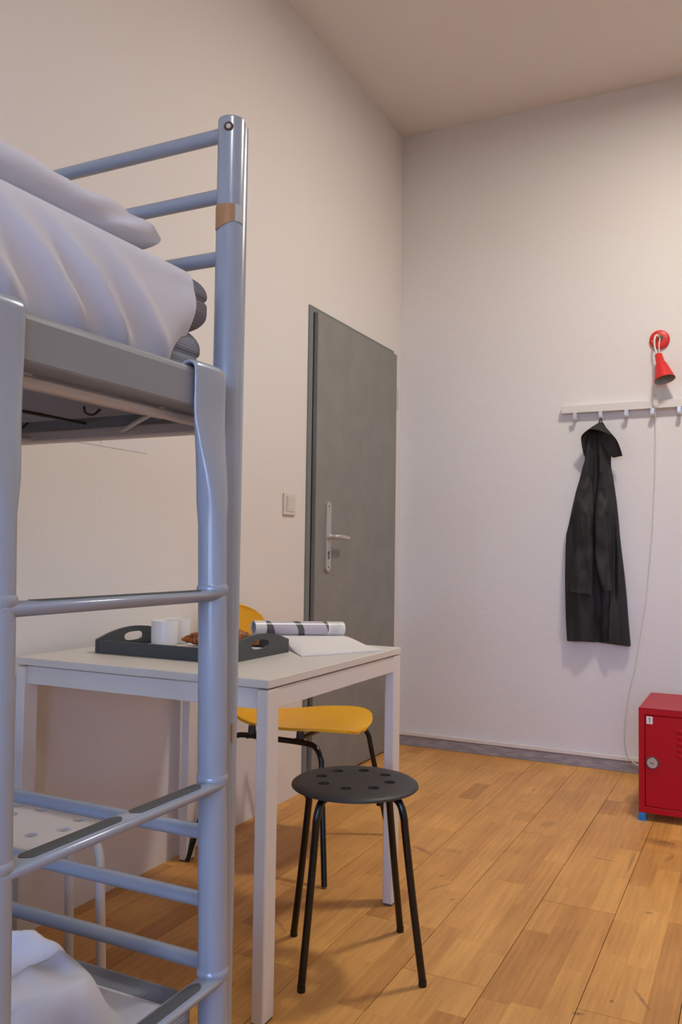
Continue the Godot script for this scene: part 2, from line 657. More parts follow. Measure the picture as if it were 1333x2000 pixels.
func door() -> void:
	var d := Node3D.new()
	d.name = "door_1"
	d.set_meta("kind", "structure")
	add_child(d)
	var z0 := DOOR0
	var z1 := DOOR1
	var top := DOOR_TOP
	var st := new_st()
	# jambs and head lining the opening, each with a deep stop behind the leaf
	for e in [[z0, -1.0], [z1, 1.0]]:
		box(st, Vector3(-0.095, top / 2, e[0] + e[1] * 0.017), Vector3(0.206, top, 0.034), 0.001)
		box(st, Vector3(-0.119, (top - 0.025) / 2, e[0] + e[1] * 0.050), Vector3(0.156, top - 0.026, 0.034), 0.001)
	box(st, Vector3(-0.0953, top - 0.0125, (z0 + z1) / 2), Vector3(0.206, 0.025, z0 - z1 - 0.001), 0.001)
	box(st, Vector3(-0.119, top - 0.04, (z0 + z1) / 2), Vector3(0.156, 0.034, z0 - z1 - 0.07), 0.001)
	put("door_frame", st, mats.door_frame, d)
	put("back_skin", box_st(Vector3(-0.15, top / 2 - 0.03, (z0 + z1) / 2), Vector3(0.04, top - 0.06, z0 - z1 - 0.13), 0.001), mats.door_paint, d)
	var lz0 := z0 - 0.050
	var leaf := put("door_leaf", box_st(Vector3(0.013, 0.005 + (top - 0.022) / 2, (lz0 + z1 - 0.006) / 2), Vector3(0.022, top - 0.030, lz0 - z1 + 0.006), 0.0015), mats.door_paint, d)
	# long plate, lever, key slot
	var pz := -3.345
	var f := 0.024
	var out := PackedVector2Array()
	for k in 33:
		var a := PI * k / 32.0
		out.append(Vector2(cos(a) * 0.022, 1.222 + sin(a) * 0.022))
	for k in 33:
		var a := PI + PI * k / 32.0
		out.append(Vector2(cos(a) * 0.022, 0.955 + sin(a) * 0.022))
	var pl := new_st()
	extrude_z(pl, out, 0.0, 0.012)
	var plate := put("handle_plate", pl, mats.brushed, leaf)
	plate.position = Vector3(f, 0, pz)
	plate.rotation.y = PI / 2
	var lv := new_st()
	lathe(lv, Vector3(f + 0.012, 1.088, pz), [Vector2(0.013, 0), Vector2(0.013, 0.012), Vector2(0.010, 0.014)], Vector3.RIGHT, 20)
	tube(lv, curve([Vector3(f + 0.02, 1.088, pz), Vector3(f + 0.045, 1.088, pz), Vector3(f + 0.055, 1.088, pz - 0.015), Vector3(f + 0.056, 1.087, pz - 0.05), Vector3(f + 0.052, 1.083, pz - 0.115)], 6), 0.0095, 12)
	put("lever", lv, mats.brushed, leaf)
	var ks := new_st()
	lathe(ks, Vector3(f + 0.0115, 1.015, pz), [Vector2(0.009, 0), Vector2(0.008, 0.002)], Vector3.RIGHT, 18)
	box(ks, Vector3(f + 0.0125, 1.0, pz), Vector3(0.002, 0.024, 0.010), 0.0005)
	put("key_cylinder", ks, mats.grip, leaf)
	for y in [1.222, 0.953]:
		var sc := new_st()
		lathe(sc, Vector3(f + 0.011, y, pz), [Vector2(0.005, 0), Vector2(0.004, 0.002)], Vector3.RIGHT, 12)
		put("screw", sc, mats.grip, leaf)
	for y in [0.28, 1.78]:
		put("hinge", tube_st([Vector3(0.022, y, z1 - 0.012), Vector3(0.022, y + 0.11, z1 - 0.012)], 0.008, 12), mats.brushed, d)

# ------------------------------------------------------------------ ceiling lamps
func ceiling_lamps() -> void:
	var glow := mat("diffuser", Color8(255, 246, 232), 0.5)
	glow.emission_enabled = true
	glow.emission = Color(1.0, 0.965, 0.91)
	glow.emission_energy_multiplier = 3.0
	var spots := [Vector3(1.75, HIGH, -0.18), Vector3(1.72, HIGH, -2.96)]
	var names := ["round white ceiling lamp over the bunk bed end of the room", "round white ceiling lamp nearest the coat rack wall"]
	for i in 2:
		var t := thing("ceiling_lamp", names[i], "lamp", spots[i], "ceiling lamps")
		var st := new_st()
		lathe(st, Vector3.ZERO, [Vector2(0.165, -0.050), Vector2(0.175, -0.050), Vector2(0.18, -0.044), Vector2(0.18, 0.0)], Vector3.UP, 40)
		put("lamp_body", st, mats.white_paint, t)
		st = new_st()
		lathe(st, Vector3.ZERO, [Vector2(0.14, -0.062), Vector2(0.155, -0.058), Vector2(0.163, -0.05)], Vector3.UP, 40)
		put("diffuser", st, glow, t)
		var l := AreaLight3D.new()
		l.name = "light"
		l.area_size = Vector2(0.24, 0.24)
		l.light_color = Color(1.0, 0.965, 0.91)
		l.light_energy = [1.1, 3.35][i]
		l.area_range = 12.0
		l.area_attenuation = 2.0
		l.shadow_enabled = true
		t.add_child(l)
		l.position = Vector3(0, -0.068, 0)
		l.rotation.x = -PI / 2

# ------------------------------------------------------------------ bunk bed
const PX := 0.945
const PZ := -1.19
const NZ := 0.90

func bunk_bed() -> void:
	var b := thing("bunk_bed", "light blue-grey tubular steel bunk bed standing against the left wall", "bunk bed", Vector3.ZERO)
	var posts := [[PX, PZ], [0.06, PZ], [PX, NZ], [0.06, NZ]]
	for q in posts:
		var st := new_st()
		lathe(st, Vector3(q[0], 0, q[1]), [Vector2(0.0225, 0.012), Vector2(0.0235, 0.014), Vector2(0.0235, 1.758), Vector2(0.0225, 1.7605), Vector2(0.018, 1.7615)], Vector3.UP, 36)
		var p := put("post", st, mats.steel, b)
		st = new_st()
		lathe(st, Vector3(q[0] + 0.004, 0, q[1] - 0.009), [Vector2(0.0205, 0.016), Vector2(0.0205, 1.750), Vector2(0.019, 1.752)], Vector3.UP, 28)
		put("post_sleeve", st, mats.steel, p)
		st = new_st()
		lathe(st, Vector3(q[0], 0, q[1]), [Vector2(0.026, 0), Vector2(0.027, 0.004), Vector2(0.026, 0.022)], Vector3.UP, 24)
		put("foot_cap", st, mats.grip, p)
		if q[0] > 0.5 and q[1] < 0:
			# worn bolt hole near the top
			var toward := Vector3(0.36, -0.02, 0.93).normalized()
			var c := Vector3(q[0], 1.7405, q[1]) + toward * 0.0228
			st = new_st()
			lathe(st, c, [Vector2(0.0085, -0.002), Vector2(0.008, 0.0012), Vector2(0.0045, 0.0015)], toward, 18, false, false)
			put("bolt_ring", st, mats.rust, p)
			st = new_st()
			lathe(st, c, [Vector2(0.0047, -0.001), Vector2(0.0042, 0.0016)], toward, 14)
			put("bolt_end", st, mats.tape_clear, p)
			# parcel tape stuck round the post, upper and lower
			for e in [[1.572, 1.607, mats.tape], [0.70, 0.735, mats.tape]]:
				for part in 2:
					var a0: float = [-2.45, -3.7][part] if e[0] > 1 else [-3.9, -4.6][part]
					var a1: float = [-0.4, -2.52][part] if e[0] > 1 else [-3.1, -3.95][part]
					var g := []
					for i in 5:
						var line := []
						for k in 13:
							var a := lerpf(a0, a1, k / 12.0)
							var lo: float = e[0] + 0.006 * sin(a * 1.7)
							var y := lerpf(lo, e[1], i / 4.0)
							line.append(Vector3(q[0] - cos(a) * 0.0242, y, q[1] - sin(a) * 0.0242))
						g.append(line)
					st = new_st()
					sheet(st, g, 0.0004)
					put("parcel_tape", st, e[2] if part == 0 else mats.tape_clear, p)
	# end rails, upper and lower, at both ends
	for z in [PZ, NZ]:
		for y in [1.739, 1.632, 1.523]:
			put("end_rail", tube_st([Vector3(0.08, y, z), Vector3(PX - 0.02, y, z)], 0.0125, 18), mats.steel, b)
		for y in [0.551, 0.441, 0.340]:
			put("end_rail", tube_st([Vector3(0.08, y, z), Vector3(PX - 0.02, y, z)], 0.0135, 18, true, 0.9), mats.steel, b)
		put("end_beam", box_st(Vector3(0.5, 1.2285, z + (0.022 if z < 0 else -0.022)), Vector3(0.88, 0.021, 0.028), 0.003), mats.steel_inner, b)
		put("end_beam", box_st(Vector3(0.5, 0.165, z), Vector3(0.87, 0.03, 0.028), 0.003), mats.steel, b)
	# folded steel side panels that carry the upper berth
	for s in [1, -1]:
		var o := PackedVector2Array([Vector2(0.988, 1.242), Vector2(0.988, 1.290), Vector2(0.9865, 1.2955), Vector2(0.983, 1.2995), Vector2(0.978, 1.302), Vector2(0.966, 1.3025), Vector2(0.966, 1.2995), Vector2(0.978, 1.299), Vector2(0.983, 1.295), Vector2(0.985, 1.289), Vector2(0.985, 1.243), Vector2(0.981, 1.2395), Vector2(0.950, 1.2395), Vector2(0.950, 1.2365), Vector2(0.983, 1.2365), Vector2(0.9865, 1.239)])
		if s < 0:
			for k in o.size():
				o[k].x = 1.005 - o[k].x
		var st := new_st()
		extrude_z(st, o, -1.124, NZ - 0.024)
		put("side_panel", st, mats.steel_panel, b)
		var ix := 0.955 if s > 0 else 0.05
		put("inner_rail", box_st(Vector3(ix - 0.012 * s, 1.2275, -0.14), Vector3(0.016, 0.013, 2.05), 0.003), mats.steel_inner, b)
		put("lower_side_rail", box_st(Vector3(PX if s > 0 else 0.06, 0.165, -0.145), Vector3(0.03, 0.04, 2.04), 0.004), mats.steel_panel, b)
	# sprung wire base under the upper mattress
	for k in 8:
		var z0 := -1.10 + k * 0.25
		var pts := []
		for j in 9:
			var x := 0.07 + 0.87 * j / 8.0
			pts.append(Vector3(x, 1.238 - 0.014 * sin(PI * j / 8.0), z0 + (0.09 * sin(j * 0.9 + k))))
		put("spring_wire", tube_st(curve(pts, 4), 0.004, 8), mats.steel_inner, b)
	for k in 5:
		var x := 0.16 + 0.17 * k
		put("spring_wire", tube_st([Vector3(x, 1.246, -1.15), Vector3(x + 0.03, 1.236, -0.5), Vector3(x, 1.246, 0.85)], 0.0026, 8), mats.dark_wire if k % 2 else mats.steel_inner, b)
	for q in [Vector3(0.80, 1.232, -1.02), Vector3(0.55, 1.232, -1.10)]:
		put("spring_hook", tube_st(curve([q + Vector3(0, 0.02, -0.03), q + Vector3(0, 0.004, -0.01), q + Vector3(0, 0.004, 0.008), q + Vector3(0, 0.014, 0.012)], 4), 0.002, 8), mats.dark_wire, b)
	for z in [PZ + 0.022, NZ - 0.022]:
		put("end_plate", box_st(Vector3(0.5, 1.2675, z - 0.010 * signf(z)), Vector3(0.87, 0.057, 0.003), 0.001), mats.steel_panel, b)
	for k in 7:
		put("lower_slat", box_st(Vector3(0.5, 0.178, -1.0 + k * 0.29), Vector3(0.84, 0.012, 0.07), 0.003), mats.steel_inner, b)

# rounded slab for a mattress, with seam grooves round the sides
func cushion(st: SurfaceTool, lo: Vector3, hi: Vector3, r: float, seams: Array) -> void:
	var rings := []
	var ys := []
	var n := 40
	for i in n + 1:
		ys.append(i / float(n))
	for f in ys:
		var y: float = lerpf(lo.y, hi.y, f)
		var d := minf(f, 1.0 - f) * (hi.y - lo.y)
		var inset := 0.0
		if d < r:
			inset = r - sqrt(maxf(r * r - (r - d) * (r - d), 0.0))
		for s in seams:
			inset += 0.005 * exp(-pow((y - s) / 0.0035, 2.0))
		var ring := []
		var x0: float = lo.x + inset
		var x1: float = hi.x - inset
		var z0: float = lo.z + inset
		var z1: float = hi.z - inset
		var c := 0.03
		for q in 4:
			var cx: float = [x1 - c, x0 + c, x0 + c, x1 - c][q]
			var cz: float = [z1 - c, z1 - c, z0 + c, z0 + c][q]
			for k in 7:
				var a := PI / 2 * q + PI / 2 * k / 6.0
				ring.append(Vector3(cx + cos(a) * c, y, cz + sin(a) * c))
		rings.append(ring)
	loft(st, rings, true, true, true, true)

func bedding() -> void:
	var st := new_st()
	cushion(st, Vector3(0.06, 1.247, -1.142), Vector3(0.938, 1.383, 0.86), 0.035, [1.335])
	var m1 := put("mattress", st, mats.knit, self)
	tag(m1, "grey knitted mattress lying on the upper bunk base, under the other mattress", "mattress")
	st = new_st()
	cushion(st, Vector3(0.06, 1.384, -1.163), Vector3(0.935, 1.472, 0.86), 0.03, [1.434])
	var m2 := put(numbered("mattress_topper"), st, mats.knit, self)
	tag(m2, "thinner grey knitted mattress on top of the upper bunk, half under the sheet", "mattress")
	st = new_st()
	cushion(st, Vector3(0.09, 0.185, -1.148), Vector3(0.942, 0.322, 0.86), 0.03, [0.295])
	var m3 := put(numbered("mattress_lower"), st, mats.knit, self)
	m3.name = "mattress_001"
	tag(m3, "grey knitted mattress on the lower bunk with white bedding on it", "mattress")

	# white sheet over the upper mattress, hanging down its side in slanting folds
	var ridges := [[-0.60, 0.013, 0.024], [-0.71, 0.012, 0.022], [-0.795, 0.015, 0.02], [-0.895, 0.009, 0.022], [-0.50, 0.012, 0.025], [-0.38, 0.012, 0.025], [-0.2, 0.012, 0.03], [0.0, 0.012, 0.03], [0.2, 0.012, 0.03], [0.5, 0.012, 0.03]]
	var g := []
	var nz := 150
	var ns := 44
	var fn := FastNoiseLite.new()
	fn.seed = 4
	fn.frequency = 3.0
	for i in ns + 1:
		var line := []
		var s := i / float(ns)
		for k in nz + 1:
			var z := lerpf(0.855, -1.098, k / float(nz))
			var endf := smoothstep(-1.0, -1.098, z)
			# cross-section: across the top, round the edge, down the side
			var p: Vector3
			var low := 1.268 + 0.095 * endf
			if s < 0.42:
				p = Vector3(lerpf(0.5, 0.905, s / 0.42), 1.4775 + 0.001, z)
			elif s < 0.58:
				var a := (s - 0.42) / 0.16 * PI / 2
				p = Vector3(0.905 + 0.036 * sin(a), 1.4425 + 0.036 * cos(a), z)
			else:
				var f := (s - 0.58) / 0.42
				p = Vector3(0.941 + 0.010 * sin(f * PI), lerpf(1.4425, low, f), z)
			if s > 0.5:
				var hang := smoothstep(0.5, 0.62, s)
				var zz := z - (1.44 - p.y) * 1.05
				zz = z + (1.45 - p.y) * 0.95
				var d := 0.0
				for r in ridges:
					var u: float = (zz - r[0]) / r[2]
					d += 1.5 * r[1] * exp(-u * u)
				d += 0.004 * fn.get_noise_2d(zz * 1.2, p.y * 0.6)
				d -= 0.004 * endf * s
				p.x += d * hang * (0.45 + 0.55 * smoothstep(1.45, 1.38, p.y)) * (0.1 + 0.9 * smoothstep(1.295, 1.345, p.y))
				p.z += 0.02 * endf * smoothstep(1.44, 1.30, p.y)
			line.append(p)
		g.append(line)
	st = new_st()
	sheet(st, g, -0.0015)
	var sh := put("bed_sheet", st, mats.white_cloth, self)
	tag(sh, "white bed sheet hanging over the side of the upper mattress in slanting folds", "sheet")

	# folded duvet lying along the edge of the upper bunk
	var rings := []
	var dn := FastNoiseLite.new()
	dn.seed = 9
	dn.frequency = 6.0
	for i in 70:
		var f := i / 69.0
		var z := lerpf(0.80, -1.05, f)
		var ring := []
		var e := smoothstep(0.955, 1.0, f)
		var pinch := 1.0 - 0.45 * pow(e, 2.0)
		var seg := 40
		for k in seg:
			var a := TAU * k / seg
			var ca := cos(a)
			var sa := sin(a)
			var hx := 0.24
			var hy := 0.038
			var x := 0.665 + hx * signf(ca) * pow(absf(ca), 0.35)
			var y := 1.5165 + hy * pinch * signf(sa) * pow(absf(sa), 0.75)
			var w := dn.get_noise_3d(x * 1.5, y * 3.0, z) * 0.008
			w += 0.004 * sin(z * 60.0 + y * 90.0) * smoothstep(-0.80, -0.95, z)
			var p := Vector3(x + w, y + w * 0.5, z - 0.03 * (y - 1.5) / 0.04 * (1.0 - 0.0 * e))
			if p.y < 1.4805:
				p.y = 1.4805
			ring.append(p)
		rings.append(ring)
	st = new_st()
	loft(st, rings, true, true, true, true)
	var dv := put("duvet", st, mats.white_cloth, self)
	tag(dv, "white duvet folded long, lying on top of the upper bunk", "duvet")

	# crumpled duvet on the lower bunk
	var hf := []
	var cn := FastNoiseLite.new()
	cn.seed = 21
	cn.frequency = 3.2
	cn.fractal_octaves = 3
	for i in 141:
		var line := []
		for k in 101:
			var x := lerpf(0.40, 0.955, k / 100.0)
			var z := lerpf(-1.075, 0.5, pow(i / 140.0, 1.8))
			var ex := smoothstep(0.40, 0.56, x) * (1.0 - smoothstep(0.90, 0.955, x) * 0.8)
			var fold := absf(sin((x * 0.9 + z * 0.55) * 16.0 + 2.0 * cn.get_noise_2d(x * 0.8, z * 0.8)))
			var h := 0.0
			var front := 1.0 - smoothstep(-0.99, -0.91, z - (x - 0.8) * 0.10)
			var body := smoothstep(-1.03, -0.945, z + 0.022 * sin(x * 17.0 + 1.0) - 0.35 * maxf(x - 0.88, 0.0))
			var crease := 1.0 - absf(cn.get_noise_2d(x * 1.3 + 4.0, z * 0.9 + 2.0))
			h = 0.100 * body * ex * (0.82 + 0.18 * fold) + 0.016 * cn.get_noise_2d(x * 1.5, z * 1.5) * body
			h += 0.016 * body * ex * pow(crease, 3.0)
			h += 0.012 * front * smoothstep(-1.075, -1.05, z) * smoothstep(0.62, 0.72, x)
			line.append(Vector3(x, 0.3235 + maxf(h, 0.0015), z))
		hf.append(line)
	st = new_st()
	sheet(st, hf, -0.0012)
	var lo := put("crumpled_duvet", st, mats.white_cloth, self)
	tag(lo, "crumpled white duvet heaped on the lower bunk mattress", "duvet")

# ------------------------------------------------------------------ ladder
func ladder_x(y: float) -> float:
	return 1.0 + (1.16 - y) * 0.026

func ladder() -> void:
	var t := thing("bunk_ladder", "blue-grey steel ladder hooked over the upper bunk's side panel, rungs with dark grip strips", "ladder")
	var zs := [-1.075, -0.665]
	for z in zs:
		var rings := []
		var steps := [[0.012, 0.0], [0.5, 0.0], [0.95, 0.0], [1.06, 0.0], [1.10, 0.12], [1.14, 0.35], [1.18, 0.65], [1.215, 0.9], [1.235, 1.0], [1.275, 1.0]]
		for s in steps:
			var y: float = s[0]
			var f: float = s[1]
			rings.append(ladder_ring(Vector3(lerpf(ladder_x(y), 0.9935, f * smoothstep(1.06, 1.235, y)), y, z), Vector3(1, 0, 0), lerpf(0.0218, 0.040, f), lerpf(0.0218, 0.0042, f)))
		# over the panel's edge and down behind it
		for k in 9:
			var a := PI * k / 8.0
			rings.append(ladder_ring(Vector3(0.9795 + 0.014 * cos(a), 1.296 + 0.0125 * sin(a), z), Vector3(cos(a), sin(a), 0), 0.040, 0.0042))
		rings.append(ladder_ring(Vector3(0.9655, 1.285, z), Vector3(-1, 0, 0), 0.040, 0.0042))
		var st := new_st()
		loft(st, rings, true, true, true, true)
		put("upright", st, mats.steel, t)
	for y in [0.962, 0.678, 0.396, 0.116]:
		var x: float = ladder_x(y) + 0.004
		# rung: flat top, rounded below
		var st := new_st()
		var rr := []
		for z in [zs[0] - 0.012, zs[0] - 0.006, zs[1] + 0.006, zs[1] + 0.012]:
			var ring := []
			var e := 0.75 if (z == zs[0] - 0.012 or z == zs[1] + 0.012) else 1.0
			for k in 20:
				var a := TAU * k / 20.0
				var sy := sin(a)
				ring.append(Vector3(x + cos(a) * 0.0185 * e, y - 0.006 + (sy * 0.0062 if sy > 0 else sy * 0.012) * e, z))
			rr.append(ring)
		loft(st, rr, true, true, true, true)
		var rung := put("rung", st, mats.steel, t)
		for w in [[zs[0], 1.0], [zs[1], -1.0]]:
			st = new_st()
			lathe(st, Vector3(ladder_x(y), y, w[0]), [Vector2(0.0215, 0.008), Vector2(0.0235, 0.003), Vector2(0.0242, -0.002), Vector2(0.0235, -0.005), Vector2(0.0215, -0.008)], Vector3.DOWN, 24, false, false)
			put("weld", st, mats.steel, rung)
		# grip strip in two runs with a gap on the worn middle rung
		var runs := [[-1.035, -0.71]]
		if absf(y - 0.678) < 0.01:
			runs = [[-1.035, -0.885], [-0.865, -0.70]]
		for r in runs:
			var o := []
			var inn := []
			var g := []
			for i in 3:
				var line := []
				for k in 33:
					var zz := lerpf(r[0], r[1], 0.5 - 0.5 * cos(PI * k / 32.0))
					var e: float = minf(zz - r[0], r[1] - zz)
					var wd := 0.0105 * sqrt(clampf(e / 0.010, 0.05, 1.0))
					line.append(Vector3(x + (i - 1) * wd, y + 0.0009 - (0.0 if i == 1 else 0.0011 * pow(wd / 0.0105, 2.0)), zz))
				g.append(line)
			st = new_st()
			sheet(st, g, 0.0008)
			put("grip_strip", st, mats.grip, rung)

func ladder_ring(c: Vector3, n: Vector3, a: float, b: float) -> Array:
	var ring := []
	for k in 28:
		var th := TAU * k / 28.0
		var p := 1.0 if a / b < 1.2 else 0.6
		var ca := cos(th)
		var sa := sin(th)
		ring.append(c + Vector3(0, 0, -1) * a * signf(ca) * pow(absf(ca), p) + n * b * signf(sa) * pow(absf(sa), p))
	return ring

# ------------------------------------------------------------------ table
const TX0 := 0.032
const TX1 := 0.792
const TZ0 := -1.597
const TZ1 := -2.357
const TOP := 0.74

func table() -> void:
	var t := thing("table", "white square dining table pushed against the left wall", "table", Vector3((TX0 + TX1) / 2, 0, (TZ0 + TZ1) / 2))
	var c := Vector3((TX0 + TX1) / 2, 0, (TZ0 + TZ1) / 2)
	var hx := (TX1 - TX0) / 2
	var hz := (TZ0 - TZ1) / 2
	put("tabletop", box_st(Vector3(0, TOP - 0.0095, 0), Vector3(hx * 2, 0.019, hz * 2), 0.0015), mats.white_lacquer, t)
	var ay := TOP - 0.0235 - 0.0215
	for s in [1, -1]:
		put("apron", box_st(Vector3(0, ay, s * (hz - 0.022)), Vector3(hx * 2 - 0.05, 0.045, 0.016), 0.001), mats.white_paint, t)
		put("apron", box_st(Vector3(s * (hx - 0.012), ay, 0), Vector3(0.016, 0.045, hz * 2 - 0.09), 0.001), mats.white_paint, t)
		for e in [1, -1]:
			var leg := put("leg", box_st(Vector3(s * (hx - 0.016), (TOP - 0.0225 + 0.004) / 2, e * (hz - 0.026)), Vector3(0.030, TOP - 0.0265, 0.048), 0.0025), mats.white_paint, t)
			put("foot", box_st(Vector3(s * (hx - 0.016), 0.003, e * (hz - 0.026)), Vector3(0.026, 0.006, 0.044), 0.001), mats.grip, leg)
			put("spacer", box_st(Vector3(s * (hx - 0.03), TOP - 0.021, e * (hz - 0.03)), Vector3(0.03, 0.004, 0.03), 0.001), mats.grip, t)

# ------------------------------------------------------------------ yellow chair
func chair() -> void:
	var t := thing("chair", "yellow moulded shell chair with black tube legs between the table and the door", "chair", Vector3(0.285, 0, -2.595))
	t.rotation.y = 0.04
	# centre line from front edge to the top of the back (x forward, y up), then half width
	var line := curve([Vector3(0.268, 0.425, 0), Vector3(0.255, 0.436, 0), Vector3(0.20, 0.4435, 0), Vector3(0.08, 0.439, 0), Vector3(-0.06, 0.434, 0), Vector3(-0.13, 0.439, 0), Vector3(-0.175, 0.462, 0), Vector3(-0.20, 0.51, 0), Vector3(-0.212, 0.58, 0), Vector3(-0.222, 0.68, 0), Vector3(-0.230, 0.78, 0), Vector3(-0.232, 0.822, 0)], 14)
	var ctrl := [[0.0, 0.02], [0.004, 0.055], [0.012, 0.092], [0.025, 0.125], [0.045, 0.158], [0.07, 0.183], [0.10, 0.203], [0.14, 0.217], [0.19, 0.222], [0.24, 0.219], [0.30, 0.205], [0.40, 0.162], [0.47, 0.125], [0.54, 0.105], [0.62, 0.110], [0.70, 0.140], [0.80, 0.178], [0.86, 0.184], [0.90, 0.176], [0.94, 0.152], [0.97, 0.115], [0.988, 0.075], [0.996, 0.045], [1.0, 0.02]]
	var total := 0.0
	for i in line.size() - 1:
		total += line[i].distance_to(line[i + 1])
	var g := []
	var s := 0.0
	for i in line.size():
		if i > 0:
			s += line[i].distance_to(line[i - 1])
		var f := s / total
		var hw := 0.02
		for q in ctrl.size() - 1:
			if f >= ctrl[q][0] and f <= ctrl[q + 1][0] + 1e-6:
				var u: float = (f - ctrl[q][0]) / (ctrl[q + 1][0] - ctrl[q][0])
				hw = lerpf(ctrl[q][1], ctrl[q + 1][1], u * u * (3 - 2 * u) * 0.35 + u * 0.65)
		var tan: Vector3 = line[mini(i + 1, line.size() - 1)] - line[maxi(i - 1, 0)]
		tan = tan.normalized()
		var up := Vector3(tan.y, -tan.x, 0)   # towards the sitter
		var row := []
		for k in 25:
			var e := k / 24.0 * 2.0 - 1.0
			var lift := (0.016 if f < 0.55 else 0.03) * e * e * (hw / 0.2)
			row.append(line[i] + Vector3(0, 0, e * hw) + up * lift)
		g.append(row)
	var st := new_st()
	sheet(st, g, -0.009)
	put("shell", st, mats.yellow, t)
	for z in [1, -1]:
		st = new_st()
		tube(st, curve([Vector3(0.262, 0.004, z * 0.272), Vector3(0.217, 0.32, z * 0.207), Vector3(0.210, 0.365, z * 0.199), Vector3(0.188, 0.396, z * 0.191), Vector3(0.145, 0.4065, z * 0.185), Vector3(0.0, 0.4065, z * 0.175), Vector3(-0.10, 0.4065, z * 0.175), Vector3(-0.145, 0.385, z * 0.18), Vector3(-0.165, 0.34, z * 0.19), Vector3(-0.235, 0.004, z * 0.272)], 8), 0.0092, 14)
		put("leg_frame", st, mats.black_steel, t)
		for x in [0.12, -0.06]:
			st = new_st()
			lathe(st, Vector3(x, 0.409, z * 0.168), [Vector2(0.014, 0), Vector2(0.012, 0.032)], Vector3.UP, 14)
			put("mount", st, mats.black_plastic, t)
	for x in [0.10, -0.07]:
		put("cross_bar", tube_st([Vector3(x, 0.4055, -0.18), Vector3(x, 0.4055, 0.18)], 0.008, 12), mats.black_steel, t)

# ------------------------------------------------------------------ stools
func stool(t: Node3D, seat_m: Material, leg_m: Material, shift: Vector3, turn: float, splay := 0.203, tube_r := 0.0092) -> void:
	# seat: a turned disc with eight holes
	var seat := CSGCombiner3D.new()
	seat.name = "seat"
	var disc := CSGPolygon3D.new()
	disc.name = "disc"
	disc.polygon = PackedVector2Array([Vector2(0, 0.446), Vector2(0.130, 0.4455), Vector2(0.148, 0.4430), Vector2(0.1565, 0.4405), Vector2(0.1585, 0.4425), Vector2(0.1575, 0.4465), Vector2(0.152, 0.4505), Vector2(0.142, 0.4535), Vector2(0.125, 0.4552), Vector2(0.10, 0.456), Vector2(0, 0.456)])
	disc.mode = CSGPolygon3D.MODE_SPIN
	disc.spin_degrees = 360.0
	disc.spin_sides = 72
	disc.smooth_faces = false
	disc.material = seat_m
	seat.add_child(disc)
	for k in 8:
		var a := TAU * (k + 0.5) / 8.0 + turn
		var h := CSGCylinder3D.new()
		h.name = "hole"
		h.operation = CSGShape3D.OPERATION_SUBTRACTION
		h.radius = 0.0145
		h.height = 0.06
		h.sides = 24
		h.material = seat_m
		h.position = Vector3(cos(a) * 0.088, 0.44, sin(a) * 0.088)
		seat.add_child(h, true)
	t.add_child(seat)
	var st := new_st()
	for k in 4:
		var a := turn + TAU * k / 4.0
		var d := Vector3(cos(a), 0, sin(a))
		var foot := d * splay + shift
		st = new_st()
		tube(st, curve([d * 0.05 + Vector3(0, 0.4355, 0), d * 0.105 + Vector3(0, 0.4345, 0), d * 0.134 + Vector3(0, 0.4235, 0), d * 0.1475 + Vector3(0, 0.392, 0), d * lerpf(0.148, splay, 0.09) + shift * 0.1 + Vector3(0, 0.35, 0), d * lerpf(0.148, splay, 0.55) + shift * 0.55 + Vector3(0, 0.17, 0), foot + Vector3(0, 0.01, 0)], 6), tube_r, 16)
		var leg := put("leg", st, leg_m, t)
		st = new_st()
		lathe(st, foot, [Vector2(tube_r + 0.0006, 0.0), Vector2(tube_r + 0.001, 0.002), Vector2(tube_r + 0.0006, 0.014)], Vector3.UP, 16)
		put("foot_tip", st, leg_m, leg)
		var b := turn + TAU * (k + 0.5) / 4.0 - 0.35
		st = new_st()
		lathe(st, Vector3(cos(b), 0, sin(b)) * 0.128, [Vector2(0.0085, 0.426), Vector2(0.009, 0.428), Vector2(0.009, 0.446)], Vector3.UP, 14)
		put("stacking_stud", st, leg_m, t)

func stools() -> void:
	var a := thing("stool", "black round stool with eight holes in its seat, in front of the table", "stool", Vector3(0.843, 0, -1.938))
	stool(a, mats.black_plastic, mats.black_steel, Vector3(-0.011, 0, -0.033), deg_to_rad(12.0))
	var b := thing("stool", "white round stool with holed seat standing behind the bunk ladder", "stool", Vector3(0.350, 0, -1.375))
	stool(b, mats.white_paint, mats.white_paint, Vector3.ZERO, deg_to_rad(-16.0), 0.163, 0.0105)
	b.scale = Vector3(1, 0.945, 1)

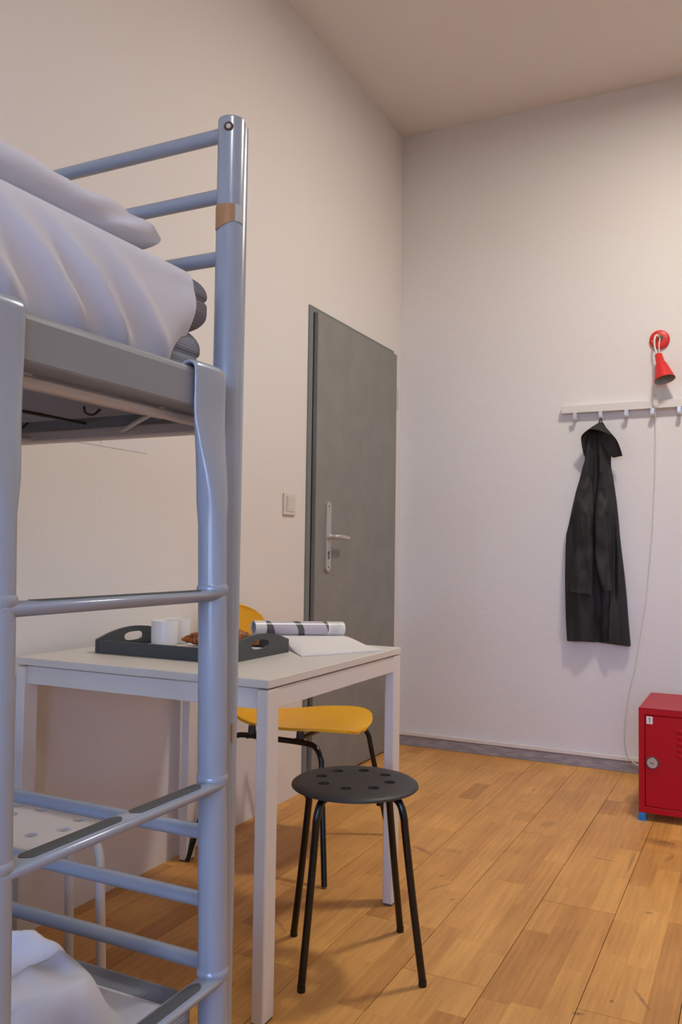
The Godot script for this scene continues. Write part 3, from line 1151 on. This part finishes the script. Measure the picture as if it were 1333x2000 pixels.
# ------------------------------------------------------------------ red locker
func locker() -> void:
	var x0 := 1.322
	var x1 := 1.722
	var z0 := -3.505
	var z1 := -3.92
	var y0 := 0.030
	var y1 := 0.4315
	var t := thing("locker", "small red metal locker numbered 1 with round lock, standing on the floor", "locker", Vector3((x0 + x1) / 2, 0, (z0 + z1) / 2))
	var hx := (x1 - x0) / 2
	var hz := (z0 - z1) / 2
	var st := new_st()
	var s := 0.0225
	# carcass: top, bottom, sides, back, and the front frame round the door
	box(st, Vector3(0, y1 - 0.0015, 0), Vector3(hx * 2, 0.003, hz * 2), 0.001)
	box(st, Vector3(0, y0 + 0.0175, 0), Vector3(hx * 2 - 0.001, 0.003, hz * 2 - 0.001), 0.001)
	box(st, Vector3(-hx + 0.0015, (y0 + y1) / 2, 0), Vector3(0.003, y1 - y0, hz * 2), 0.001)
	box(st, Vector3(hx - 0.0015, (y0 + y1) / 2, 0), Vector3(0.003, y1 - y0, hz * 2), 0.001)
	box(st, Vector3(0, (y0 + y1) / 2, -hz + 0.0015), Vector3(hx * 2, y1 - y0 - 0.02, 0.003), 0.001)
	box(st, Vector3(0, y1 - 0.0125, hz - 0.0025), Vector3(hx * 2, 0.025, 0.005), 0.001)
	box(st, Vector3(0, y0 + 0.012, hz - 0.0025), Vector3(hx * 2, 0.024, 0.005), 0.001)
	box(st, Vector3(-hx + s / 2, (y0 + y1) / 2, hz - 0.0025), Vector3(s, y1 - y0, 0.0052), 0.001)
	box(st, Vector3(hx - s / 2, (y0 + y1) / 2, hz - 0.0025), Vector3(s, y1 - y0, 0.0052), 0.001)
	put("carcass", st, mats.red, t)
	var dx := hx - s - 0.0015
	var dy0 := y0 + 0.0255
	var dy1 := y1 - 0.027
	var d := put("locker_door", box_st(Vector3(0, (dy0 + dy1) / 2, hz - 0.006), Vector3(dx * 2, dy1 - dy0, 0.008), 0.0015), mats.red, t)
	var front := hz - 0.002
	# pressed louvres in the upper half of the door
	for k in 5:
		var y := 0.352 - k * 0.0235
		st = new_st()
		var g := []
		for i in 7:
			var a := PI * i / 6.0
			var row := []
			for q in 11:
				var e := q / 10.0 * 2.0 - 1.0
				var r := 0.0045 * sqrt(maxf(1.0 - pow(absf(e), 8.0), 0.0))
				row.append(Vector3(e * 0.066, y + cos(a) * 0.0085, front - 0.0005 + sin(a) * r))
			g.append(row)
		sheet(st, g, -0.001)
		put("louvre", st, mats.red, d)
	# lock
	var lx := 1.3725 - (x0 + x1) / 2
	st = new_st()
	lathe(st, Vector3(lx, 0.2245, front - 0.001), [Vector2(0.0235, 0), Vector2(0.0235, 0.006), Vector2(0.0215, 0.0075)], Vector3.BACK, 32)
	var ring := put("lock_ring", st, mats.grip, d)
	st = new_st()
	lathe(st, Vector3(lx, 0.2245, front), [Vector2(0.0195, 0.004), Vector2(0.0195, 0.0085), Vector2(0.0185, 0.0092)], Vector3.BACK, 32)
	put("lock_face", st, mats.chrome, ring)
	for q in [[-0.0055, 0.001, 0.4], [0.0, -0.0005, -0.2], [0.0055, -0.002, -0.5]]:
		st = new_st()
		box(st, Vector3.ZERO, Vector3(0.005, 0.0028, 0.001), 0.0003)
		var mk := put("lock_mark", st, mats.dark, ring)
		mk.position = Vector3(lx + q[0], 0.2245 + q[1], front + 0.0093)
		mk.rotation.z = q[2]
	# number sticker
	var sx := 1.3622 - (x0 + x1) / 2
	var stick := put("number_sticker", box_st(Vector3(sx, 0.386, front + 0.0004), Vector3(0.0235, 0.029, 0.0012), 0.0003), mats.paper, d)
	var tm := TextMesh.new()
	tm.text = "1"
	var fnt := SystemFont.new()
	fnt.font_names = PackedStringArray(["Droid Sans Mono"])
	fnt.font_weight = 700
	tm.font = fnt
	tm.font_size = 64
	tm.pixel_size = 0.00038
	tm.depth = 0.0006
	var dg := mesh_node("digit", tm, mat("ink", Color8(22, 34, 40), 0.7), stick)
	dg.position = Vector3(sx, 0.386, front + 0.0014)
	for q in [[-1, 1], [1, 1], [-1, -1], [1, -1]]:
		st = new_st()
		var fx: float = q[0] * (hx - 0.0125)
		var fz: float = q[1] * (hz - 0.0125)
		var rings := []
		for e in [[0.0, 0.0145], [0.024, 0.0135], [0.0305, 0.0125]]:
			var w: float = e[1]
			rings.append([Vector3(fx + w, e[0], fz - w), Vector3(fx + w, e[0], fz + w), Vector3(fx - w, e[0], fz + w), Vector3(fx - w, e[0], fz - w)])
		loft(st, rings, true, true, true, false)
		put("foot", st, mats.blue_plastic, t)

# ------------------------------------------------------------------ coat rack
const HOOK_X := [0.9423, 1.0640, 1.1835, 1.3015, 1.4190, 1.5370, 1.6550]

func coat_rack() -> void:
	var t := thing("coat_rack", "white wall rail with a row of chrome coat hooks", "coat rack", Vector3(0, 0, -DEEP))
	put("rail", box_st(Vector3(1.30, 1.7375, 0.017), Vector3(0.85, 0.0375, 0.034), 0.0015), mats.white_paint, t)
	for x in HOOK_X:
		var st := new_st()
		# bent flat bar: down from under the rail, forward and up
		var pts := curve([Vector3(x, 1.7215, 0.016), Vector3(x, 1.694, 0.016), Vector3(x, 1.684, 0.024), Vector3(x, 1.6825, 0.036), Vector3(x, 1.689, 0.045), Vector3(x, 1.7175, 0.0465)], 5)
		var g := []
		for p in pts:
			g.append([p + Vector3(-0.0085, 0, 0), p + Vector3(-0.007, 0, 0), p + Vector3(0.007, 0, 0), p + Vector3(0.0085, 0, 0)])
		sheet(st, g, 0.003)
		put("hook", st, mats.hook_metal, t)

# ------------------------------------------------------------------ coat
func coat() -> void:
	var B := -DEEP
	var t := thing("coat", "long black raincoat hanging by its collar from the second hook", "coat", Vector3(0, 0, 0))
	# outline: y, left, right
	var rows := [[1.640, 1.035, 1.085], [1.59, 1.000, 1.105], [1.53, 0.990, 1.112], [1.482, 0.990, 1.110], [1.447, 0.978, 1.1104], [1.390, 0.964, 1.1212], [1.333, 0.9471, 1.1293], [1.276, 0.9342, 1.1373], [1.220, 0.9219, 1.1427], [1.163, 0.9095, 1.148], [1.123, 0.899, 1.1506], [1.049, 0.8955, 1.1585], [0.936, 0.8939, 1.1717], [0.824, 0.8958, 1.1822], [0.711, 0.8988, 1.1899], [0.605, 0.905, 1.1992]]
	var fn := FastNoiseLite.new()
	fn.seed = 31
	fn.frequency = 4.0
	fn.fractal_octaves = 3
	var rings := []
	var n := 96
	var total := 80
	for i in total + 1:
		var y := lerpf(1.640, 0.605, i / float(total))
		var l := 0.0
		var r := 0.0
		for q in rows.size() - 1:
			if y <= rows[q][0] + 1e-6 and y >= rows[q + 1][0] - 1e-6:
				var u: float = (rows[q][0] - y) / (rows[q][0] - rows[q + 1][0])
				l = lerpf(rows[q][1], rows[q + 1][1], u)
				r = lerpf(rows[q][2], rows[q + 1][2], u)
		var down := smoothstep(1.6, 0.9, y)
		var depth := lerpf(0.045, 0.070, smoothstep(1.64, 1.2, y))
		var ring := []
		for k in n:
			var a := TAU * k / n
			var ca := cos(a)
			var sa := sin(a)
			var x := (l + r) / 2 + (r - l) / 2 * signf(ca) * pow(absf(ca), 0.8)
			var z := 0.024
			var yy := y
			if sa >= 0:
				z += depth * 0.72 * pow(sa, 0.55)
				var soft := pow(sa, 0.6)
				# long vertical folds from the neck, opening downward
				z += soft * 0.013 * sin((x - 1.06) / (0.010 + 0.014 * down) + 0.8) * (1.0 - 0.65 * down)
				z += soft * 0.022 * fn.get_noise_2d(x * 1.6, y * 0.45)
				z += soft * 0.010 * sin(x * 62.0 + y * 5.0) * down
				# the open front: left panel on top, a gap with the inside seen, then the right panel
				var open := smoothstep(1.0, 0.82, y)
				var edge_l := 1.043
				var edge_r := 1.112 - (0.85 - y) * 0.02
				z += 0.006 * open * (1.0 - smoothstep(edge_l - 0.002, edge_l + 0.002, x)) * soft
				z -= 0.040 * open * smoothstep(edge_l - 0.001, edge_l + 0.004, x) * (1.0 - smoothstep(edge_r - 0.006, edge_r, x)) * soft
				# hollows beside the sleeves and between them
				z -= 0.032 * soft * exp(-pow((x - 0.938) / 0.020, 2.0) - pow((y - 1.13) / 0.085, 2.0))
				z -= 0.026 * soft * exp(-pow((x - 1.046) / 0.010, 2.0)) * smoothstep(1.55, 1.45, y)
				z -= 0.022 * soft * exp(-pow((x - 1.128) / 0.012, 2.0)) * smoothstep(1.25, 1.15, y) * smoothstep(0.78, 0.86, y)
				# hem
				if i > total - 4:
					var e := float(i - (total - 4)) / 4.0
					yy += e * (0.012 * smoothstep(0.93, 1.03, x) * (1.0 - smoothstep(1.035, 1.045, x)) + 0.012 * smoothstep(edge_r - 0.01, edge_r, x) * (1.0 - smoothstep(edge_r, edge_r + 0.06, x)) - 0.010 * smoothstep(1.15, 1.2, x))
			else:
				z += 0.020 * sa
			ring.append(Vector3(x, yy, B + z))
		rings.append(ring)
	var st := new_st()
	loft(st, rings, true, true, true, true)
	put("coat_body", st, mats.coat, t)
	# sleeves
	sleeve(t, [[1.40, 0.985, 1.030, 0.050], [1.33, 0.962, 1.036, 0.066], [1.262, 0.950, 1.040, 0.078], [1.218, 0.962, 1.042, 0.088], [1.14, 0.966, 1.042, 0.090], [1.06, 0.960, 1.042, 0.090], [0.99, 0.950, 1.042, 0.092], [0.925, 0.941, 1.041, 0.094], [0.848, 0.930, 1.037, 0.094]], 5, -0.016)
	sleeve(t, [[1.42, 1.060, 1.100, 0.050], [1.33, 1.052, 1.112, 0.064], [1.262, 1.047, 1.114, 0.078], [1.21, 1.046, 1.100, 0.088], [1.13, 1.045, 1.105, 0.088], [1.05, 1.045, 1.109, 0.088], [0.958, 1.053, 1.114, 0.088], [0.90, 1.068, 1.121, 0.090], [0.852, 1.085, 1.128, 0.090]], 7, 0.008)
	# collar: stiff band draped over the hook, falling to both sides
	var top := [Vector3(1.045, 1.660, B + 0.030), Vector3(1.056, 1.664, B + 0.036), Vector3(1.066, 1.664, B + 0.038), Vector3(1.078, 1.660, B + 0.036)]
	var low := curve([Vector3(0.988, 1.500, B + 0.050), Vector3(0.980, 1.560, B + 0.075), Vector3(0.984, 1.597, B + 0.092), Vector3(1.022, 1.622, B + 0.112), Vector3(1.062, 1.618, B + 0.118), Vector3(1.100, 1.603, B + 0.112), Vector3(1.134, 1.586, B + 0.100), Vector3(1.154, 1.552, B + 0.090), Vector3(1.171, 1.493, B + 0.082)], 6)
	var g := []
	for i in 9:
		var f := i / 8.0
		var line := []
		for k in low.size():
			var u := float(k) / (low.size() - 1)
			var tp: Vector3 = top[0].lerp(top[3], u) + Vector3(0, 0.004 * sin(u * PI), 0.004 * sin(u * PI))
			var p: Vector3 = tp.lerp(low[k], f)
			p.z += 0.010 * sin(f * PI)
			line.append(p)
		g.append(line)
	st = new_st()
	sheet(st, g, -0.003)
	put("collar", st, mats.coat, t)
	# underside of the collar falling back to the shoulder on the right
	g = []
	var e0 := curve([Vector3(1.100, 1.600, B + 0.108), Vector3(1.134, 1.583, B + 0.097), Vector3(1.154, 1.550, B + 0.087), Vector3(1.171, 1.493, B + 0.081)], 5)
	var e1 := curve([Vector3(1.060, 1.585, B + 0.075), Vector3(1.085, 1.545, B + 0.072), Vector3(1.105, 1.505, B + 0.066), Vector3(1.127, 1.488, B + 0.060)], 5)
	for i in 5:
		var line := []
		for k in e0.size():
			line.append(e0[k].lerp(e1[k], i / 4.0))
		g.append(line)
	st = new_st()
	sheet(st, g, -0.002)
	put("collar_flap", st, mats.coat, t)
	st = new_st()
	tube(st, curve([Vector3(1.055, 1.655, B + 0.030), Vector3(1.0605, 1.680, B + 0.036), Vector3(1.064, 1.690, B + 0.036), Vector3(1.0675, 1.680, B + 0.036), Vector3(1.073, 1.655, B + 0.030)], 6), 0.0022, 8)
	put("hanging_loop", st, mats.dark, t)

func sleeve(t: Node3D, rows: Array, s: int, slope: float) -> void:
	var fn := FastNoiseLite.new()
	fn.seed = s
	fn.frequency = 5.0
	fn.fractal_octaves = 2
	var rings := []
	var total := 60
	var y0: float = rows[0][0]
	var y1: float = rows[rows.size() - 1][0]
	for i in total + 1:
		var y := lerpf(y0, y1, i / float(total))
		var q := 0
		while q < rows.size() - 2 and y < rows[q + 1][0]:
			q += 1
		var u: float = clampf((rows[q][0] - y) / (rows[q][0] - rows[q + 1][0]), 0, 1)
		u = u * u * (3 - 2 * u)
		var l := lerpf(rows[q][1], rows[q + 1][1], u)
		var r := lerpf(rows[q][2], rows[q + 1][2], u)
		var zc := lerpf(rows[q][3], rows[q + 1][3], u)
		var ring := []
		var below := smoothstep(y1 + 0.10, y1 + 0.09, y)
		for k in 40:
			var a := TAU * k / 40.0
			var x := (l + r) / 2 + (r - l) / 2 * signf(cos(a)) * pow(absf(cos(a)), 0.8)
			var z := zc + 0.010 + 0.024 * sin(a)
			z += 0.022 * fn.get_noise_2d(x * 2.2, y * 0.9) * maxf(sin(a), 0.0)
			if y > 1.18:
				z += 0.0025 * sin((x * 1.6 + y) * 80.0) * smoothstep(1.36, 1.26, y) * maxf(sin(a), 0.0)
			# rows of stitching on the cuff
			z += below * 0.0016 * sin((y + slope * (x - l) / (r - l)) * TAU / 0.0145) * maxf(sin(a), 0.0)
			var yy := y + slope * ((x - l) / (r - l)) * smoothstep(y0 - 0.3, y1, y)
			ring.append(Vector3(x, yy, -DEEP + z))
		rings.append(ring)
	var st := new_st()
	loft(st, rings, true, true, true, true)
	put("sleeve", st, mats.coat, t)

# ------------------------------------------------------------------ red wall lamp
func wall_lamp() -> void:
	var B := -DEEP
	var c := Vector3(1.331, 2.049, B)
	var t := thing("wall_lamp", "red cone-shaded wall lamp on a round plate above the coat hooks", "wall lamp", Vector3.ZERO)
	var st := new_st()
	lathe(st, c, [Vector2(0.0445, 0.0), Vector2(0.0455, 0.002), Vector2(0.0455, 0.012), Vector2(0.043, 0.0145), Vector2(0.02, 0.0155)], Vector3.BACK, 40)
	var pl := put("wall_plate", st, mats.lamp_red, t)
	for x in [-0.031, 0.031]:
		st = new_st()
		lathe(st, c + Vector3(x, 0.006 * signf(x), 0.0145), [Vector2(0.004, 0), Vector2(0.0035, 0.0015)], Vector3.BACK, 12)
		put("screw", st, mats.chrome, pl)
	st = new_st()
	lathe(st, c + Vector3(0.004, 0.006, 0.015), [Vector2(0.012, 0), Vector2(0.011, 0.004), Vector2(0.006, 0.005)], Vector3.BACK, 20)
	put("stem_nut", st, mats.grip, pl)
	# bent white stem and its lead
	var neck := Vector3(1.330, 1.9665, B + 0.055)
	st = new_st()
	tube(st, curve([c + Vector3(0.0, 0.006, 0.014), c + Vector3(-0.006, 0.016, 0.036), c + Vector3(-0.016, 0.004, 0.052), c + Vector3(-0.018, -0.035, 0.056), c + Vector3(-0.010, -0.072, 0.056), neck], 6), 0.0045, 10)
	put("stem", st, mats.cord, t)
	st = new_st()
	tube(st, curve([c + Vector3(0.006, 0.002, 0.016), c + Vector3(0.004, -0.005, 0.036), c + Vector3(0.001, -0.035, 0.044), c + Vector3(0.002, -0.07, 0.050), neck + Vector3(0.004, 0, 0)], 6), 0.0028, 8)
	put("lead", st, mats.cord, t)
	# shade: socket sleeve and cone, open below
	var ax := Vector3(0.032, -0.128, 0.030).normalized()
	st = new_st()
	lathe(st, neck - ax * 0.004, [Vector2(0.012, 0), Vector2(0.0165, 0.003), Vector2(0.0205, 0.048), Vector2(0.0235, 0.050), Vector2(0.0275, 0.060), Vector2(0.0465, 0.134), Vector2(0.0475, 0.137), Vector2(0.0455, 0.1365)], ax, 40, true, false)
	var sh := put("shade", st, mats.lamp_red, t)
	st = new_st()
	lathe(st, neck - ax * 0.004, [Vector2(0.0455, 0.1365), Vector2(0.0265, 0.062), Vector2(0.019, 0.05)], ax, 40, false, true)
	put("shade_lining", st, mat("lining", Color8(150, 150, 146), 0.5), sh)
	st = new_st()
	lathe(st, neck, [Vector2(0.012, 0.045), Vector2(0.012, 0.062), Vector2(0.02, 0.085), Vector2(0.018, 0.10), Vector2(0.006, 0.108)], ax, 24)
	put("bulb", st, mats.porcelain, sh)
	# flex with an inline switch, running down the wall to the floor behind the locker
	var zz := B + 0.006
	var pts := [Vector3(1.3200, 2.01, zz), Vector3(1.3175, 1.93, zz), Vector3(1.316, 1.80, zz + 0.031), Vector3(1.3155, 1.765, zz + 0.033), Vector3(1.312, 1.69, zz + 0.022)]
	for q in [[1.3109, 1.6426], [1.3103, 1.4719], [1.3004, 1.2294], [1.2931, 1.1084], [1.2789, 0.9392], [1.2671, 0.8184], [1.2368, 0.6244], [1.2134, 0.4786], [1.1947, 0.4051], [1.1783, 0.3075], [1.1688, 0.1865], [1.1756, 0.1034]]:
		pts.append(Vector3(q[0], q[1], zz))
	pts.append(Vector3(1.2009, 0.0600, B + 0.022))
	pts.append(Vector3(1.2307, 0.0430, B + 0.024))
	pts.append(Vector3(1.30, 0.020, B + 0.05))
	pts.append(Vector3(1.42, 0.008, B + 0.10))
	st = new_st()
	tube(st, curve(pts, 6), 0.0034, 8)
	put("flex", st, mats.cord, t)
	st = new_st()
	var rings := []
	for q in [[0.030, 0.004], [0.026, 0.0105], [0.012, 0.0135], [-0.012, 0.0135], [-0.026, 0.0105], [-0.030, 0.004]]:
		var ring := []
		for k in 16:
			var a := TAU * k / 16.0
			ring.append(Vector3(1.3155 + cos(a) * q[1], 1.745 - q[0], B + 0.043 + sin(a) * q[1] * 0.62))
		rings.append(ring)
	rings.reverse()
	loft(st, rings, true, true, true, true)
	put("inline_switch", st, mats.cord, t)

# ------------------------------------------------------------------ tray with breakfast
func tray_end(sx: float, w: float) -> SurfaceTool:
	# end board in the plane z-y with an arched top and an oval hand hole
	var outer := []
	var inner := []
	var n := 48
	for k in n:
		var a := TAU * k / n
		var d := Vector2(cos(a), sin(a))
		inner.append(Vector3(0, 0.0345 + signf(d.y) * pow(absf(d.y), 0.75) * 0.0125, signf(d.x) * pow(absf(d.x), 0.75) * 0.043))
		# outline hit by a ray from the hole's middle
		var best := 9.0
		var lo := 0.0
		var hi := 0.4
		for s in 24:
			var m := (lo + hi) / 2
			var p := d * m + Vector2(0, 0.0345)
			var top := 0.036 + 0.026 * (1.0 - pow(p.x / (w / 2), 2.0))
			if absf(p.x) < w / 2 and p.y > 0.0 and p.y < top:
				lo = m
			else:
				hi = m
		outer.append(Vector3(0, 0.0345 + d.y * lo, d.x * lo))
	# square off the four corners
	for corner in [Vector3(0, 0, w / 2), Vector3(0, 0, -w / 2), Vector3(0, 0.036, w / 2), Vector3(0, 0.036, -w / 2)]:
		var bi := 0
		for k in n:
			if outer[k].distance_to(corner) < outer[bi].distance_to(corner):
				bi = k
		outer[bi] = corner
	var st := new_st()
	if sx > 0:
		outer.reverse()
		inner.reverse()
	holed(st, outer, inner, Vector3(-0.009 * sx, 0, 0))
	return st

func tray_and_breakfast() -> void:
	var x0 := 0.142
	var x1 := 0.572
	var z0 := -1.768
	var z1 := -2.068
	var t := thing("serving_tray", "dark grey serving tray with arched ends and hand holes on the table", "tray", Vector3((x0 + x1) / 2, TOP + 0.0005, (z0 + z1) / 2))
	var hx := (x1 - x0) / 2
	var hz := (z0 - z1) / 2
	put("tray_base", box_st(Vector3(0, 0.004, 0), Vector3(hx * 2 - 0.02, 0.006, hz * 2 - 0.02), 0.001), mats.tray, t)
	for s in [1, -1]:
		put("tray_side", box_st(Vector3(0, 0.017, s * (hz - 0.0045)), Vector3(hx * 2 - 0.019, 0.034, 0.009), 0.001), mats.tray, t)
		var e := put("tray_end", tray_end(s, hz * 2), mats.tray, t)
		e.position = Vector3(s * hx, 0, 0)
	var base := TOP + 0.008
	var nap := put("napkin", box_st(Vector3(0.35, base + 0.0012, -1.925), Vector3(0.36, 0.0016, 0.24), 0.0004), mats.paper, self)
	tag(nap, "white paper liner spread on the bottom of the grey tray", "napkin")
	var b := base + 0.0022
	cup(Vector3(0.237, b, -1.945), "white cylindrical cup at the front of the tray", 2.6)
	cup(Vector3(0.228, b, -2.014), "white cup partly hidden behind the other cup on the tray", 3.0)
	croissant(Vector3(0.345, b, -1.985), deg_to_rad(-20), 0.13, 0.023, "golden croissant beside the cups on the tray, seen end on")
	croissant(Vector3(0.435, b, -2.005), deg_to_rad(35), 0.13, 0.027, "golden croissant lying nearest the magazine on the tray")

func cup(at: Vector3, label: String, handle: float) -> void:
	var t := thing("cup", label, "cup", at, "white cups on the tray")
	var st := new_st()
	lathe(st, Vector3.ZERO, [Vector2(0.028, 0.0), Vector2(0.034, 0.001), Vector2(0.0375, 0.005), Vector2(0.0385, 0.012), Vector2(0.0385, 0.069), Vector2(0.0378, 0.0705), Vector2(0.036, 0.0695), Vector2(0.0355, 0.012), Vector2(0.03, 0.006), Vector2(0.005, 0.005)], Vector3.UP, 40)
	put("cup_body", st, mats.porcelain, t)
	var d := Vector3(cos(handle), 0, -sin(handle))
	var up := Vector3.UP
	st = new_st()
	tube(st, curve([d * 0.037 + up * 0.056, d * 0.052 + up * 0.056, d * 0.060 + up * 0.045, d * 0.060 + up * 0.030, d * 0.052 + up * 0.019, d * 0.037 + up * 0.018], 5), 0.0042, 10)
	put("cup_handle", st, mats.porcelain, t)

func croissant(at: Vector3, turn: float, length: float, r: float, label: String) -> void:
	var t := thing("croissant", label, "croissant", at, "croissants on the tray")
	t.rotation.y = turn
	var crust := mat("crust", Color8(186, 112, 42), 0.5)
	if crust.albedo_texture == null:
		crust.albedo_texture = blotch_texture(128, Color(0.45, 0.33, 0.22), Color(1.25, 1.25, 1.2), 0.04, 91)
		crust.uv1_triplanar = true
		crust.uv1_scale = Vector3.ONE * 12.0
	var rings := []
	var n := 61
	for i in n:
		var f := i / float(n - 1) * 2.0 - 1.0
		var step := fposmod(absf(f) * 3.2 + 0.5, 1.0)
		var rr := r * (1.0 - 0.78 * pow(absf(f), 1.7)) * (0.90 + 0.16 * (1.0 - step))
		var c := Vector3(f * length / 2, r * 0.93 - 0.25 * r * f * f, 0.030 * f * f)
		var ring := []
		for k in 18:
			var a := TAU * k / 18.0
			var y := c.y + sin(a) * rr
			ring.append(Vector3(c.x, maxf(y, 0.0), c.z + cos(a) * rr))
		rings.append(ring)
	var st := new_st()
	loft(st, rings, true, true, true, true)
	put("pastry", st, crust, t)

# ------------------------------------------------------------------ magazine
func print_texture() -> ImageTexture:
	# rolled page: dark picture with two pale shapes, white margin with grey text at one end
	var im := Image.create(256, 128, false, Image.FORMAT_RGB8)
	im.fill(Color8(88, 90, 92))
	for y in 128:
		for x in 256:
			var u := x + y * 0.35
			if (u > 62 and u < 128) or (u > 146 and u < 214):
				im.set_pixel(x, y, Color8(196, 190, 200))
	im.fill_rect(Rect2i(0, 0, 30, 128), Color8(224, 222, 222))
	im.fill_rect(Rect2i(206, 0, 50, 128), Color8(226, 224, 224))
	var rng := RandomNumberGenerator.new()
	rng.seed = 5
	for k in 20:
		im.fill_rect(Rect2i(214, 6 + k * 6, 20 + rng.randi() % 16, 2), Color8(176, 174, 174))
	return ImageTexture.create_from_image(im)

func magazine() -> void:
	var t := thing("magazine", "open magazine with a rolled-back page lying at the table's right end", "magazine", Vector3(0.60, TOP, -2.18))
	var o := Vector3(0.60, TOP, -2.18)
	var a := Vector3(0.431, 0.798, -2.104) - o
	var b := Vector3(0.598, 0.786, -2.350) - o
	var ax := (b - a).normalized()
	var side := ax.cross(Vector3.UP).normalized()   # towards the camera
	var up := side.cross(ax)
	# rolled pages
	var rings := []
	var g := []
	for i in 9:
		var line := []
		var c := a.lerp(b, i / 8.0)
		for k in 49:
			var th := -1.9 + TAU * 1.05 * k / 48.0
			var r := 0.0225 - 0.003 * k / 48.0
			line.append(c + side * cos(th) * r + up * sin(th) * r)
		g.append(line)
	var gt := []
	for k in 49:
		var line := []
		for i in 9:
			line.append(g[i][k])
		gt.append(line)
	var pm := mat("printed", Color(1, 1, 1), 0.3)
	pm.albedo_texture = print_texture()
	var st := new_st()
	sheet(st, gt, 0.0035)
	put("rolled_page", st, pm, t)
	# page running from the roll down to the table
	var lo0 := Vector3(0.592, 0.7425, -2.064) - o
	var lo1 := Vector3(0.655, 0.7425, -1.992) - o
	var lo2 := Vector3(0.785, 0.7425, -2.225) - o
	g = []
	for i in 15:
		var f := i / 14.0
		var line := []
		for k in 21:
			var u := k / 20.0
			var top := (a + ax * 0.085 + side * 0.008 - up * 0.021).lerp(b + side * 0.008 - up * 0.021, u)
			var bot: Vector3
			if u < 0.35:
				bot = lo0.lerp(lo1, u / 0.35)
			else:
				bot = lo1.lerp(lo2, (u - 0.35) / 0.65)
			var p := top.lerp(bot, f)
			p.y = maxf(lerpf(top.y, bot.y, smoothstep(0.0, 1.0, f)), 0.0025) + 0.004 * sin(f * PI) * (1 - u)
			line.append(p)
		g.append(line)
	st = new_st()
	sheet(st, g, -0.002)
	put("open_page", st, mats.paper, t)
	# pages lying flat towards the table corner
	g = []
	var q0 := Vector3(0.60, 0.7415, -2.335) - o
	var q1 := Vector3(0.655, 0.7415, -1.992) - o
	for i in 13:
		var f := i / 12.0
		var line := []
		for k in 11:
			var u := k / 10.0
			var p := (Vector3(0.600, 0, -2.075) - o).lerp(Vector3(0.655, 0, -1.994) - o, u).lerp((Vector3(0.640, 0, -2.335) - o).lerp(Vector3(0.789, 0, -2.232) - o, u), f)
			p.y = 0.0022 + 0.020 * pow(1.0 - u, 1.5) * smoothstep(0.1, 0.6, f) * (1.0 - smoothstep(0.85, 1.0, f) * 0.6)
			line.append(p)
		g.append(line)
	st = new_st()
	sheet(st, g, -0.002)
	put("page_block", st, mats.paper, t)

# ------------------------------------------------------------------ things on the walls
func small_wall_things() -> void:
	var t := thing("light_switch", "white square light switch on the wall beside the grey door", "light switch", Vector3(0, 1.215, -3.042))
	put("switch_plate", box_st(Vector3(0.005, 0, 0), Vector3(0.010, 0.092, 0.094), 0.003), mats.white_lacquer, t)
	var rk := new_st()
	extrude_z(rk, PackedVector2Array([Vector2(0.009, -0.030), Vector2(0.0125, -0.030), Vector2(0.0165, 0.030), Vector2(0.009, 0.030)]), -0.031, 0.031)
	put("rocker", rk, mats.white_lacquer, t)
	var z := -1.711
	for k in 2:
		var p := put(numbered("paper_notice"), box_st(Vector3(0.0009, 1.326 + 0.1485, z - 0.105 - 0.2125 * k), Vector3(0.0012, 0.297, 0.210), 0.0003), mats.paper, self)
		tag(p, ["white paper notice on the wall under the bunk, the one nearer the camera", "white paper notice on the wall under the bunk, the one nearer the door"][k], "notice", "paper notices on the wall")
